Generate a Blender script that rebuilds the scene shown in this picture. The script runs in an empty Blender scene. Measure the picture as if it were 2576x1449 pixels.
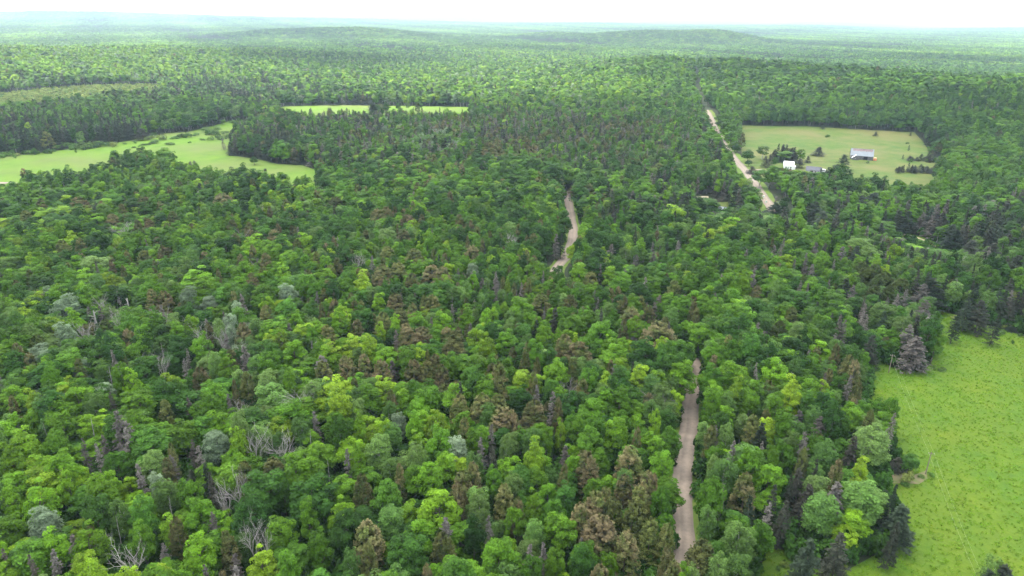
import bpy, bmesh, math, random
import numpy as np
from mathutils import Vector, Matrix, geometry

S = bpy.context.scene
COL = S.collection
R = math.radians
random.seed(7)

# ------------------------------------------------------------------ camera
PW, PH = 2576.0, 1449.0            # pixel frame the photograph was measured in
FPX = 1741.0                       # focal length in those pixels
CAM_H = 120.0
PITCH, ROLL = R(21.4), R(-0.65)
cam_d = bpy.data.cameras.new('camera')
cam = bpy.data.objects.new('camera', cam_d)
COL.objects.link(cam)
cam_d.sensor_width = 36.0
cam_d.lens = 36.0 * FPX / PW
cam_d.clip_start = 1.0
cam_d.clip_end = 60000.0
CM = Matrix.Translation((0, 0, CAM_H)) @ Matrix.Rotation(R(90) - PITCH, 4, 'X') @ Matrix.Rotation(-ROLL, 4, 'Z')
cam.matrix_world = CM
S.camera = cam

# ------------------------------------------------------------------ world, sun, exposure
SUN_EL, SUN_AZ = R(62), R(-62)      # azimuth from +Y, negative is to the left
w = bpy.data.worlds.new('World')
S.world = w
w.use_nodes = True
nt = w.node_tree
nt.nodes.clear()
o_ = nt.nodes.new('ShaderNodeOutputWorld')
bg = nt.nodes.new('ShaderNodeBackground')
bg.inputs['Strength'].default_value = 0.13
sky = nt.nodes.new('ShaderNodeTexSky')
sky.sky_type = 'NISHITA'
sky.sun_disc = False
sky.sun_elevation = SUN_EL
sky.sun_rotation = SUN_AZ
tc = nt.nodes.new('ShaderNodeTexCoord')
nz = nt.nodes.new('ShaderNodeTexNoise')
nz.inputs['Scale'].default_value = 3.0
nz.inputs['Detail'].default_value = 5.0
mr = nt.nodes.new('ShaderNodeMapRange')
mr.inputs['From Min'].default_value = 0.3
mr.inputs['From Max'].default_value = 0.7
mr.inputs['To Min'].default_value = 0.72
mr.inputs['To Max'].default_value = 0.95
mx = nt.nodes.new('ShaderNodeMix')
mx.data_type = 'RGBA'
mx.inputs[7].default_value = (7.6, 8.0, 8.4, 1)       # thin bright cloud cover
nt.links.new(tc.outputs['Generated'], nz.inputs['Vector'])
nt.links.new(nz.outputs['Fac'], mr.inputs['Value'])
nt.links.new(mr.outputs['Result'], mx.inputs[0])
nt.links.new(sky.outputs[0], mx.inputs[6])
nt.links.new(mx.outputs[2], bg.inputs['Color'])
nt.links.new(bg.outputs[0], o_.inputs['Surface'])

sd = bpy.data.lights.new('sun', 'SUN')
sd.energy = 5.0
sd.angle = R(14.0)
sd.color = (1.0, 0.95, 0.86)
sun = bpy.data.objects.new('sun', sd)
COL.objects.link(sun)
sdir = Vector((math.sin(SUN_AZ) * math.cos(SUN_EL), math.cos(SUN_AZ) * math.cos(SUN_EL), math.sin(SUN_EL)))
sun.rotation_euler = sdir.to_track_quat('Z', 'Y').to_euler()
sun.location = (0, 0, 400)

S.view_settings.view_transform = 'Standard'
S.view_settings.look = 'None'
S.view_settings.exposure = 1.55
S.view_settings.gamma = 1.0
S.view_settings.use_curve_mapping = False
S.render.engine = 'CYCLES'
S.cycles.use_denoising = True
S.cycles.max_bounces = 5
S.cycles.diffuse_bounces = 3
S.cycles.glossy_bounces = 1
S.cycles.transmission_bounces = 3
S.cycles.volume_bounces = 1
S.cycles.transparent_max_bounces = 4
S.cycles.caustics_reflective = False
S.cycles.caustics_refractive = False

CLOUDS = [(.03, 470, 1150, 570, 1), (.52, 1400, 430, 330, 2),
          (-.22, 3950, 800, 520, 6), (.22, 3850, 1000, 480, 7), (-.27, 1900, 250, 330, 8), (.02, 2700, 420, 260, 8), (.62, 2700, 420, 260, 9), (-.5, 5600, 1200, 600, 10), (.3, 6500, 1200, 500, 11)]  # the middle-distance ones, unseen overhead, are added to break up the sunlight

# ------------------------------------------------------------------ terrain function and projection
def smooth(a, b, x):
    t = np.clip((x - a) / (b - a), 0, 1)
    return t * t * (3 - 2 * t)

def height(x, y):
    x = np.asarray(x, float); y = np.asarray(y, float)
    d = np.sqrt(x * x + y * y) + 1e-6
    u = x / np.maximum(y, 1.0)
    z = 0.9 * np.sin(x * 0.021 + 1.3) * np.cos(y * 0.017 + 0.4) * smooth(150, 400, d)
    z = z + 2.0 * np.sin(x * 0.0071 + 0.6) * np.sin(y * 0.0063 + 1.9) * smooth(500, 900, d)
    # wooded hill on the right, the road runs over its shoulder
    dr = np.interp(u, [-0.1, 0.22, 0.6, 1.0], [1500, 1430, 1080, 1000])
    A = np.interp(u, [-0.02, 0.06, 0.14, 0.2, 0.245, 0.30, 0.42, 0.6, 0.75, 1.2], [0, 12, 28, 36, 33, 37, 36, 40, 44, 44])
    up = smooth(800, 1.0, 0) if False else np.clip((d - 800) / (dr - 800), 0, 1)
    up = up * up * (3 - 2 * up)
    dn = np.exp(-(np.maximum(d - dr, 0) / 330.0) ** 2)
    z = z + A * up * dn * (y > 0)
    # long low hill on the left
    A2 = np.interp(u, [-1.2, -0.7, -0.5, -0.3, -0.15], [34, 34, 30, 14, 0])
    up2 = smooth(1150, 1850, d); dn2 = np.exp(-(np.maximum(d - 1850, 0) / 500.0) ** 2)
    z = z + A2 * up2 * dn2
    # far ridges
    def ridge(u0, su, d0, sdd, a):
        return a * np.exp(-((u - u0) / su) ** 2 - ((d - d0) / sdd) ** 2)
    z = z + ridge(-0.22, 0.10, 4000, 420, 44) + ridge(-0.33, 0.06, 4100, 300, 20)
    z = z + ridge(0.17, 0.085, 3900, 380, 46) + ridge(0.28, 0.06, 3900, 330, 44) + ridge(0.05, 0.05, 4300, 300, 24)
    far = smooth(4500, 13000, d)
    und = np.sin(x * 0.0011 + 0.8) * np.cos(y * 0.0009 + 0.3) + 0.6 * np.sin(x * 0.0023 - y * 0.0017 + 2.0)
    z = z + far * (92 + 22 * und) * (y > 0)
    z = z + ridge(-0.55, 0.22, 9000, 900, 62) + ridge(-0.10, 0.10, 10500, 800, 40)
    return z

def hz(x, y):
    return float(height(x, y))

def ray(px, py):
    v = Vector(((px - PW / 2) / FPX, -(py - PH / 2) / FPX, -1.0))
    return (CM.to_3x3() @ v)

def at(px, py, z=0.0):
    """point seen at a pixel of the measured frame, z metres above the ground"""
    d = ray(px, py)
    d = d / math.hypot(d.x, d.y)
    lo, t = 20.0, 20.0
    while t < 20000:
        if CAM_H + d.z * t < hz(d.x * t, d.y * t) + z:
            break
        lo = t
        t *= 1.03
    hi = t
    for _ in range(24):
        m = 0.5 * (lo + hi)
        if CAM_H + d.z * m < hz(d.x * m, d.y * m) + z: hi = m
        else: lo = m
    return Vector((d.x * hi, d.y * hi, hz(d.x * hi, d.y * hi)))

CMI = np.array(CM.inverted())
def project(x, y, z):
    P = np.stack([x, y, z, np.ones_like(x)], 0)
    q = CMI @ P
    dep = -q[2]
    dd = np.where(dep > 1, dep, 1)
    return PW / 2 + FPX * q[0] / dd, PH / 2 - FPX * q[1] / dd, dep

def proj1(p):
    a = project(np.array([p[0]]), np.array([p[1]]), np.array([p[2]]))
    return float(a[0][0]), float(a[1][0]), float(a[2][0])

# ------------------------------------------------------------------ materials
def new_mat(name):
    m = bpy.data.materials.new(name)
    m.use_nodes = True
    m.node_tree.nodes.clear()
    return m, m.node_tree

def ramp(nt, fac, stops):
    r = nt.nodes.new('ShaderNodeValToRGB')
    e = r.color_ramp.elements
    while len(e) < len(stops): e.new(0.5)
    for k, (p, c) in enumerate(stops):
        e[k].position = p
        e[k].color = (c[0], c[1], c[2], 1)
    nt.links.new(fac, r.inputs['Fac'])
    return r.outputs['Color']

def mixc(nt, fac, a, b, mode='MIX'):
    m = nt.nodes.new('ShaderNodeMix')
    m.data_type = 'RGBA'
    m.blend_type = mode
    for sock, v in ((m.inputs[0], fac), (m.inputs[6], a), (m.inputs[7], b)):
        if isinstance(v, (int, float)): sock.default_value = v
        elif isinstance(v, tuple): sock.default_value = (*v, 1)
        else: nt.links.new(v, sock)
    return m.outputs[2]

def noise(nt, scale, detail=4.0, vec=None, rough=0.55):
    n = nt.nodes.new('ShaderNodeTexNoise')
    n.inputs['Scale'].default_value = scale
    n.inputs['Detail'].default_value = detail
    n.inputs['Roughness'].default_value = rough
    if vec is not None: nt.links.new(vec, n.inputs['Vector'])
    return n.outputs['Fac']

def position(nt):
    return nt.nodes.new('ShaderNodeNewGeometry').outputs['Position']

def foliage(name, stops, trans=0.15, patch=None):
    """leaf material: tone differs from tree to tree and from leaf to leaf"""
    m, t = new_mat(name)
    out = t.nodes.new('ShaderNodeOutputMaterial')
    oi = t.nodes.new('ShaderNodeObjectInfo')
    col = ramp(t, oi.outputs['Random'], stops)
    if patch:
        ob = t.nodes.new('ShaderNodeTexCoord').outputs['Object']
        va = t.nodes.new('ShaderNodeVectorMath'); va.operation = 'ADD'
        t.links.new(ob, va.inputs[0]); t.links.new(oi.outputs['Location'], va.inputs[1])
        col = mixc(t, ramp(t, noise(t, .34, 4, va.outputs[0]), [(0.40, (0, 0, 0)), (0.62, (1, 1, 1))]), col, patch)
    at_ = t.nodes.new('ShaderNodeAttribute')
    at_.attribute_name = 'tone'
    hsv = t.nodes.new('ShaderNodeHueSaturation')
    mr = t.nodes.new('ShaderNodeMapRange')
    mr.inputs['To Min'].default_value = 0.5
    mr.inputs['To Max'].default_value = 1.5
    t.links.new(at_.outputs['Fac'], mr.inputs['Value'])
    wn = t.nodes.new('ShaderNodeTexWhiteNoise'); wn.noise_dimensions = '1D'
    t.links.new(oi.outputs['Random'], wn.inputs['W'])
    m2 = t.nodes.new('ShaderNodeMapRange'); m2.inputs['To Min'].default_value = 0.66; m2.inputs['To Max'].default_value = 1.36
    t.links.new(wn.outputs['Value'], m2.inputs['Value'])
    mu = t.nodes.new('ShaderNodeMath'); mu.operation = 'MULTIPLY'
    t.links.new(mr.outputs['Result'], mu.inputs[0]); t.links.new(m2.outputs['Result'], mu.inputs[1])
    t.links.new(mu.outputs[0], hsv.inputs['Value'])
    t.links.new(col, hsv.inputs['Color'])
    bs = t.nodes.new('ShaderNodeBsdfPrincipled')
    bs.inputs['Roughness'].default_value = 0.55
    bs.inputs['Specular IOR Level'].default_value = 0.06
    t.links.new(hsv.outputs['Color'], bs.inputs['Base Color'])
    if trans > 0:
        tr = t.nodes.new('ShaderNodeBsdfTranslucent')
        tcol = mixc(t, 1.0, hsv.outputs['Color'], (1.25, 1.15, 0.55), 'MULTIPLY')
        t.links.new(tcol, tr.inputs['Color'])
        ms = t.nodes.new('ShaderNodeMixShader')
        ms.inputs[0].default_value = trans
        t.links.new(bs.outputs[0], ms.inputs[1])
        t.links.new(tr.outputs[0], ms.inputs[2])
        t.links.new(ms.outputs[0], out.inputs['Surface'])
    else:
        t.links.new(bs.outputs[0], out.inputs['Surface'])
    return m

def plain(name, col, rough=0.8, var=0.25, scale=2.0, bump=0.0, metallic=0.0, dark=None):
    m, t = new_mat(name)
    out = t.nodes.new('ShaderNodeOutputMaterial')
    bs = t.nodes.new('ShaderNodeBsdfPrincipled')
    bs.inputs['Roughness'].default_value = rough
    bs.inputs['Metallic'].default_value = metallic
    tc = t.nodes.new('ShaderNodeTexCoord').outputs['Object']
    f = noise(t, scale, 6.0, tc)
    lo = dark or tuple(c * (1 - var) for c in col)
    hi = tuple(min(1, c * (1 + var)) for c in col)
    c = ramp(t, f, [(0.3, lo), (0.7, hi)])
    t.links.new(c, bs.inputs['Base Color'])
    if bump:
        b = t.nodes.new('ShaderNodeBump')
        b.inputs['Strength'].default_value = bump
        b.inputs['Distance'].default_value = 0.1
        t.links.new(noise(t, scale * 6, 4.0, tc), b.inputs['Height'])
        t.links.new(b.outputs[0], bs.inputs['Normal'])
    t.links.new(bs.outputs[0], out.inputs['Surface'])
    return m

F = {
 'M': foliage('maple_leaf_green', [(0.0, (0.044, 0.112, 0.009)), (0.35, (0.068, 0.156, 0.010)), (0.7, (0.086, 0.180, 0.011)), (1.0, (0.052, 0.134, 0.017))]),
 'L': foliage('maple_leaf_lime', [(0.0, (0.088, 0.195, 0.011)), (0.5, (0.115, 0.225, 0.012)), (1.0, (0.150, 0.235, 0.015))]),
 'D': foliage('maple_leaf_dark', [(0.0, (0.020, 0.058, 0.009)), (0.5, (0.030, 0.080, 0.010)), (1.0, (0.040, 0.094, 0.013))]),
 'B': foliage('poplar_leaf', [(0.0, (0.056, 0.122, 0.024)), (0.5, (0.080, 0.154, 0.030)), (1.0, (0.106, 0.172, 0.042))]),
 'V': foliage('silver_leaf', [(0.0, (0.130, 0.190, 0.105)), (1.0, (0.165, 0.220, 0.130))]),
 'C': foliage('cedar_foliage_brown', [(0.0, (0.145, 0.112, 0.058)), (0.35, (0.142, 0.122, 0.056)), (0.7, (0.122, 0.124, 0.040)), (1.0, (0.098, 0.118, 0.030))], 0.12, (0.072, 0.094, 0.024)),
 'O': foliage('cedar_foliage_olive', [(0.0, (0.040, 0.062, 0.014)), (1.0, (0.060, 0.084, 0.018))], 0.2),
 'S': foliage('spruce_needle', [(0.0, (0.022, 0.040, 0.020)), (0.5, (0.036, 0.048, 0.030)), (1.0, (0.062, 0.060, 0.046))], 0.1),
 'G': foliage('grey_needle', [(0.0, (0.110, 0.094, 0.080)), (0.5, (0.136, 0.124, 0.112)), (1.0, (0.152, 0.142, 0.122))], 0.1),
 'Y': foliage('young_leaf', [(0.0, (0.130, 0.190, 0.040)), (1.0, (0.185, 0.225, 0.058))]),
}
BARK = plain('bark', (0.10, 0.080, 0.062), 0.9, 0.4, 3.0)
PALE_BARK = plain('pale_bark', (0.42, 0.40, 0.36), 0.85, 0.3, 2.0)
DEAD_BARK = plain('weathered_dead_wood', (0.34, 0.315, 0.29), 0.9, 0.25, 2.5)

# ------------------------------------------------------------------ mesh helpers
def mesh_from(name, V, Fq, mats, midx=None, tone=None, smooth_=False):
    me = bpy.data.meshes.new(name)
    V = np.asarray(V, np.float32)
    n = len(Fq)
    k = len(Fq[0])
    me.vertices.add(len(V))
    me.vertices.foreach_set('co', V.ravel())
    Fq = np.asarray(Fq, np.int32)
    me.loops.add(n * k)
    me.loops.foreach_set('vertex_index', Fq.ravel())
    me.polygons.add(n)
    me.polygons.foreach_set('loop_start', np.arange(0, n * k, k, dtype=np.int32))
    try:
        me.polygons.foreach_set('loop_total', np.full(n, k, np.int32))
    except Exception:
        pass
    for m in mats: me.materials.append(m)
    if midx is not None: me.polygons.foreach_set('material_index', np.asarray(midx, np.int32))
    if tone is not None:
        a = me.attributes.new('tone', 'FLOAT', 'FACE')
        a.data.foreach_set('value', np.asarray(tone, np.float32))
    if smooth_: me.polygons.foreach_set('use_smooth', np.ones(n, bool))
    me.update(calc_edges=True)
    me.validate()
    return me

def norm(a):
    return a / np.maximum(np.linalg.norm(a, axis=1, keepdims=True), 1e-9)

def leaves(rng, C, N, size, aspect=1.0, droop=None):
    """quads at C facing N"""
    n = len(C)
    N = norm(N)
    rnd = rng.normal(size=(n, 3))
    if droop is not None: rnd = droop + 0.25 * rnd
    T = norm(np.cross(N, rnd)); B = np.cross(N, T)
    s = size * rng.uniform(0.65, 1.35, (n, 1)) * 0.5
    a = T * s * aspect; b = B * s
    cup = N * s * rng.uniform(-0.35, 0.35, (n, 1))
    V = np.stack([C - a * rng.uniform(.7, 1.1, (n, 1)) - b, C + a - b * .8 + cup, C + a * .8 + b, C - a + b * rng.uniform(.7, 1.1, (n, 1)) + cup], 1).reshape(-1, 3)
    Fq = np.arange(n * 4).reshape(n, 4)
    return V, Fq

def tube(segs, sides=5):
    V, Fq = [], []
    for (p, q, r0, r1) in segs:
        p = Vector(p); q = Vector(q)
        ax = (q - p)
        if ax.length < 1e-6: continue
        ax.normalize()
        u = ax.orthogonal().normalized(); v = ax.cross(u)
        b = len(V)
        for (c, r) in ((p, r0), (q, r1)):
            for k in range(sides):
                a = 2 * math.pi * k / sides
                V.append(c + u * (r * math.cos(a)) + v * (r * math.sin(a)))
        for k in range(sides):
            Fq.append((b + k, b + (k + 1) % sides, b + sides + (k + 1) % sides, b + sides + k))
    return np.array([tuple(x) for x in V]), np.array(Fq)

# ------------------------------------------------------------------ tree prototypes (crown mesh, trunk mesh)
def clump_crown(rng, rx, z0, z1, nclump, rc, nleaf, leaf, flat=0.75, top=0.75, irr=0.22, calm=0.0):
    """broad-leaved crown: many uneven leaf clumps around an irregular envelope"""
    zc = z0 + (z1 - z0) * 0.48; hz_ = (z1 - z0) / 2
    D = norm(rng.normal(size=(nclump * 3, 3)))
    D = D[D[:, 2] > -0.55][:nclump]
    n = len(D)
    ph = rng.uniform(0, 6.28, 6)
    az = np.arctan2(D[:, 1], D[:, 0])
    lob = 1 + irr * (np.sin(2 * az + ph[0]) * .6 + np.sin(3 * az + ph[1]) * .5 + np.sin(5 * D[:, 2] + ph[2]) * .5)
    rad = lob * rng.uniform(0.62, 1.03, n)
    C = D * rad[:, None] * np.array([rx - rc * .5, rx - rc * .5, hz_ - rc * .4]) + np.array([0, 0, zc])
    C[:, 2] += rng.normal(0, 0.25, n)
    rcs = rc * rng.uniform(0.65, 1.35, n)
    per = np.maximum(4, (nleaf * rcs ** 2 / np.sum(rcs ** 2))).astype(int)
    P, N, T = [], [], []
    for k in range(n):
        m = per[k]
        d = norm(rng.normal(size=(m, 3)) + np.array([0, 0, 0.55]) + 0.5 * D[k])
        sh = rng.uniform(0.72, 1.05, (m, 1))
        P.append(C[k] + d * sh * rcs[k] * np.array([1, 1, flat]))
        N.append(norm(d * (0.6 - .25 * calm) + D[k] * (.15 + .55 * calm) + np.array([0, 0, 0.42]) + rng.normal(size=(m, 3)) * (0.36 - .16 * calm)))
        T.append(np.clip(.5 + (1 - .6 * calm) * (rng.uniform(-.33, .33, m) + rng.normal(0, .12)), 0, 1))
    P = np.concatenate(P); N = np.concatenate(N); T = np.concatenate(T)
    V, Fq = leaves(rng, P, N, leaf)
    return V, Fq, T

def cedar_crown(rng, rx, z0, z1, nbr, nleaf, leaf, power=0.62):
    """dome-like cone of upswept sprays"""
    P, N, T = [], [], []
    per = max(3, nleaf // nbr)
    for k in range(nbr):
        t = (k + rng.uniform(0, 1)) / nbr
        t = t ** 0.8
        az = rng.uniform(0, 6.283)
        L = rx * (1 - t) ** power * rng.uniform(0.78, 1.12) + 0.15
        z = z0 + (z1 - z0) * t
        s = rng.uniform(0.35, 1.0, per) ** 0.6
        px = L * s
        up = 0.45 * L * s ** 2 - 0.30 * L * s
        lat = rng.normal(0, 0.30 * max(L, .7) * .5, per) * s
        X = np.cos(az) * px - np.sin(az) * lat
        Y = np.sin(az) * px + np.cos(az) * lat
        Z = z + up + rng.normal(0, .22, per)
        P.append(np.stack([X, Y, Z], 1))
        N.append(norm(np.stack([np.full(per, np.cos(az) * .6), np.full(per, np.sin(az) * .6), np.full(per, .85)], 1) + rng.normal(size=(per, 3)) * .38))
        T.append(np.clip(rng.uniform(.1, .9, per) + rng.normal(0, .15), 0, 1))
    P = np.concatenate(P); N = np.concatenate(N); T = np.concatenate(T)
    V, Fq = leaves(rng, P, N, leaf, 0.75)
    return V, Fq, T

def spruce_crown(rng, rx, z0, z1, nwh, nleaf, leaf, ragged=0.25, power=0.9):
    """narrow spire of whorled drooping branches"""
    P, N, T, dr = [], [], [], []
    nbr = nwh * 6
    per = max(3, nleaf // nbr)
    for k in range(nbr):
        t = (k // 6 + rng.uniform(-.3, .3)) / nwh
        t = min(max(t, 0), .985)
        az = rng.uniform(0, 6.283)
        L = (rx * (1 - t) ** power + 0.18) * rng.uniform(1 - ragged, 1 + ragged)
        z = z0 + (z1 - z0) * t
        s = rng.uniform(0.12, 1.0, per) ** .7
        X = np.cos(az) * L * s; Y = np.sin(az) * L * s
        lat = rng.normal(0, .16, per) * (1.2 - s) * L
        X = X - np.sin(az) * lat; Y = Y + np.cos(az) * lat
        Z = z - 0.38 * L * s + 0.18 * L * s ** 3 + rng.normal(0, .09, per)
        P.append(np.stack([X, Y, Z], 1))
        N.append(norm(np.stack([np.full(per, np.cos(az) * .45), np.full(per, np.sin(az) * .45), np.full(per, .8)], 1) + rng.normal(size=(per, 3)) * .3))
        T.append(np.clip(rng.uniform(.1, .9, per) + rng.normal(0, .12), 0, 1))
    P = np.concatenate(P); N = np.concatenate(N); T = np.concatenate(T)
    V, Fq = leaves(rng, P, N, leaf, 0.7)
    return V, Fq, T

def trunk_segs(rng, h, r, fork, rx, nlimb):
    s = []
    p = Vector((0, 0, -0.3)); n = 5
    for k in range(n):
        q = Vector((rng.normal(0, .10), rng.normal(0, .10), h * (k + 1) / n))
        s.append((p, q, r * (1 - .8 * k / n), r * (1 - .8 * (k + 1) / n)))
        p = q
    for k in range(nlimb):
        z = fork + (h - fork) * rng.uniform(0, .7)
        az = rng.uniform(0, 6.283)
        L = rx * rng.uniform(.5, .85)
        a = Vector((0, 0, z)); b = Vector((math.cos(az) * L * .6, math.sin(az) * L * .6, z + L * .45)); c = Vector((math.cos(az) * L, math.sin(az) * L, z + L * 1.0))
        s += [(a, b, r * .42, r * .26), (b, c, r * .26, r * .08)]
    return s

def bare_segs(rng, h, r, spread, nmain=5, depth=3, lean=0.0):
    s = []
    top = Vector((lean * h, lean * h * .3, h * .45))
    s.append((Vector((0, 0, -.3)), Vector((lean * h * .4, 0, h * .24)), r, r * .8))
    s.append((Vector((lean * h * .4, 0, h * .24)), top, r * .8, r * .62))
    def grow(p, d, L, rr, dep):
        q = p + d * (L * .5) + Vector((rng.normal(0, .05 * L), rng.normal(0, .05 * L), .02 * L))
        e = q + (d + Vector((rng.normal(0, .25), rng.normal(0, .25), rng.normal(0.1, .18)))).normalized() * (L * .5)
        s.append((p, q, rr, rr * .72)); s.append((q, e, rr * .72, rr * .42))
        if dep == 0: return
        for st, r2 in ((q, rr * .55), (e, rr * .45), (e, rr * .4), (p.lerp(q, .6), rr * .4)):
            nd = (d + Vector((rng.normal(0, .6), rng.normal(0, .6), rng.normal(.1, .35)))).normalized()
            grow(st, nd, L * rng.uniform(.45, .7), r2, dep - 1)
    for k in range(nmain):
        az = 6.283 * (k + rng.uniform(-.3, .3)) / nmain
        tilt = rng.uniform(.25, .85) * spread
        d = Vector((math.cos(az) * tilt + lean, math.sin(az) * tilt, 1)).normalized()
        st = Vector((lean * h * .4, 0, h * .24)).lerp(top, rng.uniform(.3, 1))
        grow(st, d, h * rng.uniform(.26, .36), r * .5, depth)
    return s

PROT = {}       # code -> list of dicts(crown, trunk, joined, W, H)
def add_proto(code, crown, trunk, mats, W, H, lod=0):
    """crown: (V,F,T) or None; trunk: (V,F)"""
    cm = tm = None
    i = len(PROT.get((code, lod), []))
    if crown is not None:
        cm = mesh_from('crown', crown[0], crown[1], [mats[0]], tone=crown[2])
    if trunk is not None and lod == 0:
        tm = mesh_from('trunk', trunk[0], trunk[1], [mats[1]], smooth_=True)
    if crown is not None and trunk is not None:
        nV = len(crown[0])
        V = np.concatenate([crown[0], trunk[0]]); Fq = np.concatenate([crown[1], trunk[1] + nV])
        mi = np.concatenate([np.zeros(len(crown[1]), int), np.ones(len(trunk[1]), int)])
        T = np.concatenate([crown[2], np.full(len(trunk[1]), .5)])
        jm = mesh_from('tree', V, Fq, mats, mi, T)
    elif crown is not None:
        jm = cm
    else:
        jm = mesh_from('tree', trunk[0], trunk[1], [mats[1]])
    PROT.setdefault((code, lod), []).append(dict(crown=cm, trunk=tm, joined=jm, W=W, H=H))

for lod, (nl, lf) in enumerate(((5600, 0.28), (1700, 0.50), (420, 1.0))):
    nv = (5, 4, 3)[lod]
    for k in range(nv):
        rng = np.random.default_rng(100 + k)
        rx = (3.3, 3.6, 3.0, 3.4, 3.1)[k]
        z0 = (2.4, 3.4, 3.0, 2.0, 3.8)[k] - (0, .8, 1.2)[lod]
        for code in 'MLD':
            r2 = np.random.default_rng(100 + k + {'M': 0, 'L': 40, 'D': 80}[code])
            cr = clump_crown(r2, rx, z0, 16.0, (62, 46, 32)[lod], (1.02, 1.15, 1.3)[lod], nl, lf, calm=(0, .6, 1)[lod])
            tr = tube(trunk_segs(r2, 13.5, .24, 6, rx, 6 if lod == 0 else 0), 5 if lod == 0 else 3)
            add_proto(code, cr, tr, [F[code], BARK], rx * 2, 16.0, lod)
    for k in range((3, 2, 2)[lod]):
        for code in 'BV':
            r2 = np.random.default_rng(200 + k + (0 if code == 'B' else 30))
            rx = (2.7, 3.0, 2.4)[k]
            cr = clump_crown(r2, rx, 2.4, 15.5, (90, 60, 36)[lod], 0.85, int(nl * 1.1), lf * .78, flat=1.0, irr=0.10, calm=(0, .6, 1)[lod])
            tr = tube(trunk_segs(r2, 13, .20, 5, rx, 7 if lod == 0 else 0), 5 if lod == 0 else 3)
            add_proto(code, cr, tr, [F[code], PALE_BARK], rx * 2, 15.5, lod)
    for k in range((4, 3, 2)[lod]):
        for code in 'CO':
            r2 = np.random.default_rng(300 + k + (0 if code == 'C' else 30))
            rx = (2.7, 3.0, 2.4, 2.8)[k]
            cr = cedar_crown(r2, rx, 2.2, 14.0, (120, 70, 40)[lod], int(nl * 1.15), lf * .85, .45)
            tr = tube(trunk_segs(r2, 13, .22, 4, rx, 0), 5 if lod == 0 else 3)
            add_proto(code, cr, tr, [F[code], BARK], rx * 2, 14.8, lod)
    for k in range((4, 3, 2)[lod]):
        for code in 'SG':
            r2 = np.random.default_rng(400 + k + (0 if code == 'S' else 30))
            rx = (2.1, 1.8, 2.4, 1.6)[k]
            n_ = int(nl * (1.0 if code == 'S' else 0.7))
            cr = spruce_crown(r2, rx, 2.0, 15.5, (22, 16, 10)[lod], n_, lf * .76, .25 if code == 'S' else .35, .8)
            tr = tube(trunk_segs(r2, 15.3, .15, 4, rx, 0), 5 if lod == 0 else 3)
            add_proto(code, cr, tr, [F[code], BARK], rx * 2, 15.5, lod)
for k in range(4):      # bare dead crowns
    r2 = np.random.default_rng(500 + k)
    sg = bare_segs(r2, 15, .30, (1.0, .8, 1.15, .6)[k], (6, 5, 7, 4)[k], 3, (0.0, .08, -.05, .18)[k])
    add_proto('W', None, tube(sg, 4), [None, DEAD_BARK], (8.0, 7.0, 9.0, 6.0)[k], 15.0, 0)
for k in range(2):      # snags: broken trunks with a few stubs
    r2 = np.random.default_rng(520 + k)
    sg = [(Vector((0, 0, -.3)), Vector((.2, .1, 6)), .26, .20), (Vector((.2, .1, 6)), Vector((.1, 0, 11.5 + 2 * k)), .20, .09)]
    for j in range(7):
        z = r2.uniform(5, 11); az = r2.uniform(0, 6.28); L = r2.uniform(.5, 1.5)
        sg.append((Vector((.15, .05, z)), Vector((math.cos(az) * L, math.sin(az) * L, z + L * .5)), .07, .02))
    add_proto('N', None, tube(sg, 5), [None, DEAD_BARK], 1.6, 12.5 + k * 2, 0)
for k in range(3):      # shrubs and young growth
    r2 = np.random.default_rng(540 + k)
    for code, mat in (('H', F['B']), ('Y', F['Y']), ('U', F['D'])):
        cr = clump_crown(r2, 1.7, 0.1, 2.7, 16, .7, 420, .34, flat=.9)
        tr = tube([(Vector((0, 0, -.2)), Vector((0, 0, 1.4)), .06, .03)], 4)
        add_proto(code, cr, tr, [mat, BARK], 3.4, 2.8, 0)
for k in range(3):      # patches of far canopy, several crowns each
    for code in 'MLBSD':
        r2 = np.random.default_rng(600 + k * 7 + ord(code))
        parts = []
        for j in range(13):
            a = r2.uniform(-11, 11, 2)
            hgt = r2.uniform(11, 17)
            if code == 'S': c = spruce_crown(r2, 2.3, 3, hgt, 6, 40, 2.2)
            else: c = clump_crown(r2, r2.uniform(3.2, 5), 5, hgt, 12, 1.6, 42, 2.5)
            parts.append((c[0] + np.array([a[0], a[1], 0]), c[1], c[2]))
        V, Fq, T, b = [], [], [], 0
        for v, f, t_ in parts:
            V.append(v); Fq.append(f + b); T.append(t_); b += len(v)
        add_proto(code, (np.concatenate(V), np.concatenate(Fq), np.concatenate(T)), None, [F[code]], 24, 16, 3)

# ------------------------------------------------------------------ clearings and roads (measured on the photograph, laid on the ground)
def poly(pts):
    return [at(p[0], p[1], p[2] if len(p) > 2 else 0.0).xy for p in pts]

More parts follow.
